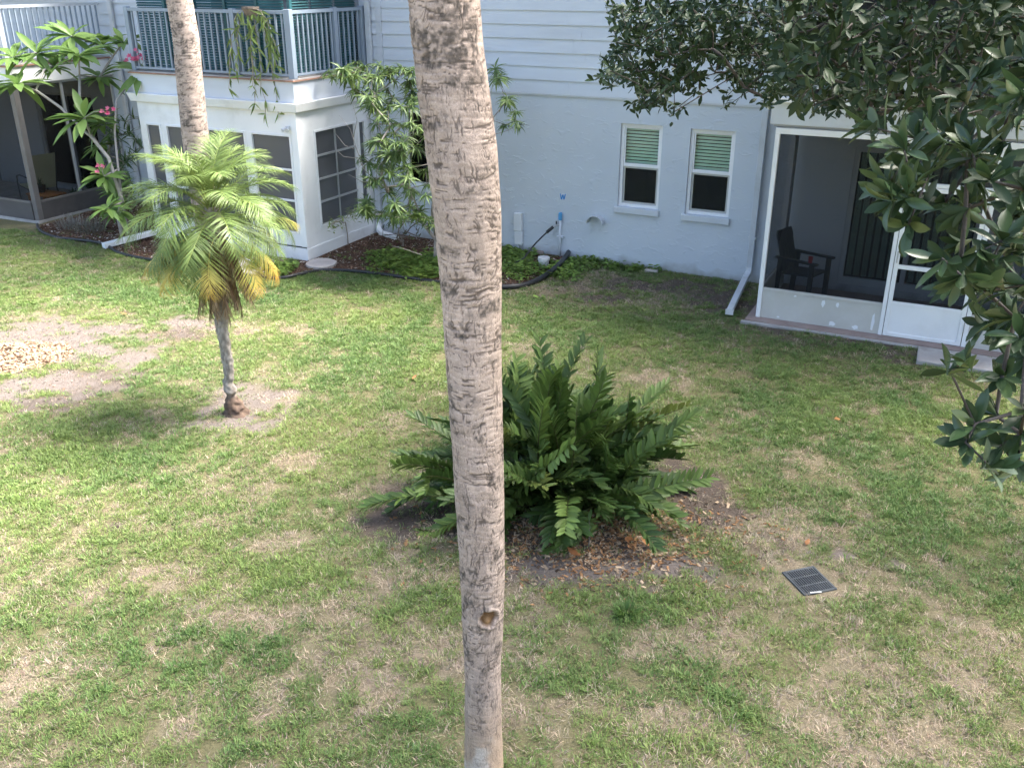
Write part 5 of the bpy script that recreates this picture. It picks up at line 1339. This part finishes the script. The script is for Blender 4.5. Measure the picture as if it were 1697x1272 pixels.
# ---- twiggy half-dead shrub, sapling, dry tussock
sb = gnd(668, 408); SH = thing('dry_shrub', 'low twiggy half-dead shrub at the wall beside the white downspout foot', 'shrub', (sb[0], sb[1], 0))
tgs = [(random.gauss(0, .28), random.gauss(0, .18), random.uniform(.12, .55)) for _ in range(46)]
nodes, par, tips = grow([[(0, 0, -.03), (0, 0, .08)]], tgs, .08, .12)
wood(MB(), nodes, par, .004, .45, .02, 5).build('twigs', M['dwood'], SH)
P_, D_, U_ = whorl(np.array(tgs)[::2], np.tile([0, 0, 1.], (23, 1)), 4, 1.0, .4)
v, f, c_ = spread(leaf_tpl(1, .3, (.2, .9, 1, .6, 0)), P_, D_, U_, rng.uniform(.04, .10, len(P_)))
link('leaves', np_mesh('leaves', v, f, c_), leafmat('dry_shrub_leaf', [(.12, .06, .035), (.06, .10, .035), (.09, .13, .05), (.16, .09, .05)]), SH)
sb = gnd(577, 406); SA = thing('sapling', 'thin sapling with pale feathery leaves before the sunroom side', 'sapling', (sb[0], sb[1], 0))
tgs = [dpt(x_, y_, 15.45) - sb for x_, y_ in ((548, 372), (556, 366), (566, 362), (575, 360), (584, 352), (590, 345), (578, 352), (563, 374), (553, 378), (588, 360))]
nodes, par, tips = grow([[(0, 0, -.03), (.0, 0, .2), (-.02, 0, .42)]], tgs, .05, .12)
wood(MB(), nodes, par, .0045, .45, .012, 5).build('stem', M['gbark'], SA)
pp = np.array([t_ + rng.normal(0, .03, 3) for t_ in tgs for _ in range(14)]); D_ = rng.normal(0, 1, pp.shape); D_[:, 2] *= .3
v, f, c_ = spread(leaf_tpl(1, .3, (.3, 1, .7, 0)), pp, D_, np.tile([0, 0, 1.], (len(pp), 1)), rng.uniform(.05, .10, len(pp)))
link('leaves', np_mesh('leaves', v, f, c_), leafmat('sapling_leaf', [(.17, .24, .06), (.24, .30, .09)], .5, .3, .35), SA)
for (px, py, lab, hh, cols) in ((150, 384, 'grey green dry tussock under the plumeria', .42, [(.13, .13, .10), (.22, .21, .17)]), (118, 376, 'bleached grey tussock at the left end of the bed', .36, [(.20, .19, .16), (.30, .28, .24)])):
    c = gnd(px, py); o = link('dry_tussock', tuft(150, hh, .28, .010, .7), None, None, (c[0], c[1], 0)); o.data.materials.append(leafmat('tussock_dry', cols, .7, .2, .2)); tag(o, lab, 'grass tuft')

# ---- plumeria
pb = gnd(204, 398); PL = thing('plumeria', 'open plumeria tree with long leaves and pink flowers at the far left', 'tree', (pb[0], pb[1], 0))
tipsx = [(30, 140, 16.6, 1.25), (22, 95, 16.9, 1.0), (60, 88, 17.0, .9), (130, 92, 16.4, 1.15), (118, 60, 16.9, 1.0), (170, 75, 17.2, .85), (232, 118, 16.5, 1.0), (205, 70, 17.0, .9), (140, 195, 16.2, 1.1), (168, 205, 16.6, .85), (165, 240, 16.9, .7), (172, 292, 16.3, .8), (178, 345, 16.0, .75), (196, 350, 16.5, .8), (190, 318, 16.8, .7), (165, 128, 17.3, .8), (90, 110, 17.1, .8)]
tp_ = [(dpt(x_, y_, d_) - np.array([pb[0], pb[1], 0]), s_) for x_, y_, d_, s_ in tipsx]
limbs = [[(0, 0, -.05), (-.02, 0, .4), (.0, -.05, .8)]]
L1 = [dpt(x_, y_, 16.5) - np.array([pb[0], pb[1], 0]) for x_, y_ in ((202, 330), (196, 280), (190, 220), (193, 165))]
L2 = [dpt(x_, y_, 16.4) - np.array([pb[0], pb[1], 0]) for x_, y_ in ((203, 335), (180, 262), (150, 225))]
L3 = [dpt(x_, y_, 16.7) - np.array([pb[0], pb[1], 0]) for x_, y_ in ((150, 220), (132, 180), (132, 125))]
L4 = [dpt(x_, y_, 16.7) - np.array([pb[0], pb[1], 0]) for x_, y_ in ((100, 178), (60, 150))]
nodes, par, tips = grow(limbs + [L1, L2, L3, [dpt(145, 222, 16.5) - np.array([pb[0], pb[1], 0])] + L4], [t_ for t_, s_ in tp_], .035, .35, .3)
wood(MB(), nodes, par, .015, .24, .042, 8).build('trunk', M['plumbark'], PL, smooth=True)
M['plum'] = leafmat('plumeria_leaf', [(.12, .215, .055), (.18, .28, .075), (.14, .24, .06)], .42, .4, .38)
lfm = [np_mesh('leaf', *leaf_tpl(1, w_, (.08, .45, .85, 1, .9, .55, 0), fold=.35, curl=cu)) for w_, cu in ((.25, .22), (.23, .40), (.26, .10))]
def put_leaf(parent, me, mat, p, d, u, s_):
    x_, y_, z_ = basis(np.array(d, float)[None], np.array(u, float)[None])
    o = link('leaf', me, mat, parent)
    o.matrix_local = Matrix(((x_[0][0] * s_, y_[0][0] * s_, z_[0][0] * s_, p[0]), (x_[0][1] * s_, y_[0][1] * s_, z_[0][1] * s_, p[1]), (x_[0][2] * s_, y_[0][2] * s_, z_[0][2] * s_, p[2]), (0, 0, 0, 1)))
    return o
for t_, s_ in tp_:
    P_, D_, U_ = whorl([t_], [(rng.normal(0, .2), rng.normal(0, .2) - .25, 1)], 21, 1.42, .26, .16)
    for p, d, u in zip(P_, D_, U_): put_leaf(PL, random.choice(lfm), M['plum'], p, d, u, .56 * s_ * random.uniform(.7, 1.12))
def flowers(px, py, d_, n_):
    c = dpt(px, py, d_) - np.array([pb[0], pb[1], 0])
    j = int(np.argmin([np.linalg.norm(q - c) for q in nodes])); mb = MB().tube([nodes[j], (nodes[j] + c) / 2 + np.array([0, 0, .04]), c], [.008, .006, .005], 5); mb.build('flower_stalk', M['plumbark'], PL)
    for i in range(n_):
        p = c + rng.normal(0, .07, 3) * np.array([1, .7, .6]); A = np.array([rng.normal(0, .6), -1, rng.uniform(.1, .9)])
        P_, D_, U_ = whorl([p], [A], 5, 1.0, .08)
        v, f, c_ = spread(leaf_tpl(1, .6, (.25, .8, 1, .8, .2), fold=.2, curl=-.1), P_, D_, U_, np.full(5, .062))
        link('flower', np_mesh('flower', v, f, c_), M['pink'], PL)
flowers(226, 98, 16.2, 11); flowers(173, 184, 16.1, 4); flowers(167, 276, 16.1, 3); flowers(245, 92, 16.4, 3)
# leafy understorey between plumeria and sunroom
ub_ = gnd(212, 385); US = thing('leafy_shrub', 'feathery green shrub behind the plumeria at the sunroom corner', 'shrub', (ub_[0], ub_[1], 0))
tgs = [dpt(random.gauss(205, 16), random.uniform(195, 330), random.uniform(16.9, 17.6)) - np.array([ub_[0], ub_[1], 0]) for _ in range(60)]
nodes2, par2, _ = grow([[(0, 0, -.05), (0, 0, .5), (.05, .1, 1.1)]], tgs, .05, .3)
wood(MB(), nodes2, par2, .004, .45, .03, 5).build('stems', M['gbark'], US)
P_, D_, U_ = whorl(np.array(tgs), np.array(tgs) * 0 + np.array([0, -.2, 1]), 9, 1.0, .4, .3)
v, f, c_ = spread(leaf_tpl(1, .16, (.3, .9, 1, .6, 0), curl=.3), P_, D_, U_, rng.uniform(.10, .24, len(P_)))
link('leaves', np_mesh('leaves', v, f, c_), leafmat('shrub_leaf', [(.05, .10, .03), (.09, .15, .04)]), US)
# hanging plant on the balcony
hc = np.array(bw(-3.5, SV + .06, 3.9)); HP = thing('hanging_plant', 'straggly hanging plant trailing over the balcony rail', 'plant', tuple(hc))
MB().lathe([(.08, -.02), (.13, .10), (.14, .10), (.14, .13)], 12).build('basket', M['dwood'], HP)
P_, D_, U_ = [], [], []; mb = MB()
for i in range(9):
    a_ = random.uniform(-1, 1); ln = random.uniform(.5, 1.45) if i > 1 else 1.6
    pts_ = [(.1 * a_, -.06, .1)]
    for s_ in np.linspace(.1, 1, 9): pts_.append((.1 * a_ + .38 * a_ * math.sqrt(s_) + random.gauss(0, .02), -.06 - .10 * s_, .12 - ln * s_ ** 1.2))
    mb.tube(pts_, .005, 4)
    for q in pts_[1:]:
        for _ in range(3): P_.append(q); D_.append((random.gauss(0, .6), random.gauss(-.2, .4), -1 + random.gauss(0, .5))); U_.append((random.gauss(0, .4), -1, .3))
mb.build('stems', M['gbark'], HP)
v, f, c_ = spread(leaf_tpl(1, .13, (.4, 1, .9, .5, 0), curl=.25), P_, D_, U_, rng.uniform(.10, .26, len(P_)))
link('leaves', np_mesh('leaves', v, f, c_), leafmat('hanging_leaf', [(.13, .21, .05), (.20, .27, .07), (.09, .15, .045)], .45, .4, .3), HP)

# ---- broad evergreen tree whose branches reach in from the right
tb_ = np.array([5.6, 6.9, 0.0])
ET = thing('evergreen_tree', 'dark evergreen tree whose leafy branches reach in from the right', 'tree', (tb_[0], tb_[1], float(gh(5.6, 6.9))))
def sample_poly(poly, k_):
    xs_, ys_ = zip(*poly); out = []
    while len(out) < k_:
        x_ = random.uniform(min(xs_), max(xs_)); y_ = random.uniform(min(ys_), max(ys_))
        if in_poly(np.array([x_]), np.array([y_]), poly)[0]: out.append((x_, y_))
    return out
A_ = [dpt(x_, y_, random.uniform(3.1, 4.1)) for x_, y_ in sample_poly([(1590, 150), (1740, 60), (1740, 600), (1660, 590), (1600, 540), (1520, 420), (1475, 370), (1460, 270), (1480, 220)], 74)]
A_ += [dpt(x_, y_, random.uniform(3.1, 3.5)) for x_, y_ in ((1450, 215), (1470, 305), (1500, 330), (1505, 375), (1620, 130), (1560, 240), (1600, 600), (1575, 618), (1650, 690), (1600, 735), (1615, 705), (1660, 740), (1690, 720), (1685, 770), (1640, 775), (1700, 680), (1660, 625), (1690, 560), (1640, 480), (1580, 480), (1560, 430), (1660, 400), (1600, 350), (1640, 300))]
Bm = [dpt(x_, y_, random.uniform(5.2, 7.4)) for x_, y_ in sample_poly([(1285, 0), (1720, 0), (1720, 200), (1560, 190), (1470, 190), (1430, 200), (1400, 180), (1330, 180), (1295, 160)], 400)]
Cf = [dpt(x_, y_, random.uniform(8.6, 10.4)) for x_, y_ in sample_poly([(1010, 0), (1300, 0), (1300, 150), (1275, 175), (1240, 150), (1180, 120), (1130, 150), (1115, 185), (1065, 175), (1060, 150), (1010, 145), (1005, 110), (1020, 80)], 400)]
Cf += [dpt(x_, y_, random.uniform(8.8, 9.6)) for x_, y_ in ((995, 128), (1005, 122), (1060, 182), (1050, 178), (1118, 186), (1125, 178), (1160, 150), (1205, 160), (1212, 172), (1235, 148), (1262, 160), (1000, 100), (1085, 170), (1100, 172))]
UPc = []  # unseen overhead crown clusters, added and thickened to shade lawn and branches
UC, UR = np.array([5.4, 6.6, 6.0]), np.array([5.2, 5.8, 2.0])
while len(UPc) < 2000:
    p = UC + rng.uniform(-1, 1, 3) * UR
    if p[2] > 4.65 and ((p - UC) / UR) @ ((p - UC) / UR) < 1: UPc.append(p)
rel = lambda l_: [p - tb_ for p in l_]
A_, Bm, Cf, UPc = rel(A_), rel(Bm), rel(Cf), rel(UPc)
limbs = [[(0, 0, -.1), (.03, .02, .5), (-.05, 0, 1.2), (.02, .05, 2.0), (0, 0, 2.8), (-.1, .1, 4.0), (0, 0, 5.2), (.1, -.1, 6.2)],
         [(.02, .05, 2.0), (-.7, -.7, 2.7), (-1.6, -1.8, 3.2), (-2.6, -2.8, 3.6), (-3.4, -3.5, 3.75)], [(-1.6, -1.8, 3.2), (-2.4, -2.7, 3.1), (-3.3, -3.7, 3.15)],
         [(0, 0, 2.8), (-.7, -.2, 4.0), (-1.7, -.6, 4.85), (-3.0, -.9, 4.9)], [(0, 0, 2.8), (-.7, .7, 4.1), (-1.8, 1.5, 4.95), (-3.2, 2.2, 5.0), (-4.2, 2.5, 4.75)], [(-.1, .1, 4.0), (1.2, .8, 5.0), (2.2, 1.4, 5.6)]]
nodes, par, tips = grow(limbs, A_ + Bm + Cf + UPc, .05, .4, .35)
wood(MB(), nodes, par, .0036, .33, .19, 6).tube(limbs[0], [.27, .21, .19, .18, .17, .12, .09, .06], 14).build('trunk', M['tree_bark'], ET, smooth=True)
M['ever'] = leafmat('evergreen_leaf', [(.034, .066, .026), (.050, .090, .034), (.042, .078, .032), (.060, .100, .040), (.034, .066, .026), (.085, .12, .04)], .30, .5, .15)
ob = (.10, .38, .72, .97, 1, .72, 0)
lf4 = [np_mesh('leaf', *leaf_tpl(1, w_, ob, fold=fo, curl=cu)) for w_, fo, cu in ((.30, .38, .16), (.26, .55, .30), (.32, .25, .06), (.28, .35, -.12), (.27, .7, .2))]
def axes(P, bias): a_ = rng.normal(0, .55, (len(P), 3)) + np.array(bias); return a_
Pa, Da, Ua = whorl(A_, axes(A_, (-.75, -.15, .45)), 10, 1.0, .34, .12)
Sa = rng.uniform(.075, .145, len(Pa))
camr = np.array([0, 0, CAM_H]) - tb_
order = np.argsort(np.linalg.norm(Pa - camr, axis=1) / Sa)
allp = []
vis = []
for i in order:
    w_ = Pa[i] + tb_ - np.array([0, 0, CAM_H]); dep = w_[1] * PC - w_[2] * PS
    if len(vis) < 300 and abs(w_[0] / dep) < .56: vis.append(i)
for i in vis: put_leaf(ET, random.choice(lf4), M['ever'], Pa[i], Da[i], Ua[i], Sa[i])
rest = np.setdiff1d(np.arange(len(Pa)), vis)
parts = [spread(leaf_tpl(1, .36, ob, fold=.3, curl=.1), Pa[rest], Da[rest], Ua[rest], Sa[rest])]
for pts_, nl, s0, s1, bias in ((Bm, 8, .075, .13, (-.4, -.5, .3)), (Cf, 10, .07, .115, (-.4, -.4, .05)), (UPc, 11, .14, .23, (0, 0, .4))):
    P_, D_, U_ = whorl(pts_, axes(pts_, bias), nl, 1.0, .35, .15)
    P_ = P_ + rng.normal(0, .035, P_.shape)
    parts.append(spread(leaf_tpl(1, .36, (.15, .6, 1, .8, 0), fold=.3, curl=.1), P_, D_, U_, rng.uniform(s0, s1, len(P_))))
v, f, c_ = merge(parts)
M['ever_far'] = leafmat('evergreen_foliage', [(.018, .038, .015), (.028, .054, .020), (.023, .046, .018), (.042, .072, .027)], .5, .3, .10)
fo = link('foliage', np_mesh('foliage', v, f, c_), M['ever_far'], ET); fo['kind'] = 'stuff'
dl = leafmat('withered_leaf', [(.30, .11, .04), (.36, .17, .07)], .6, .3, .2)
for px, py, d_, s_ in ((1685, 192, 3.3, .15), (1680, 175, 3.35, .12), (1450, 140, 6.0, .11)):
    p = dpt(px, py, d_) - tb_; o = put_leaf(ET, lf4[1], dl, p, (-.5, -.1, -.8), (0, -1, .2), s_); o.name = 'withered_leaf'
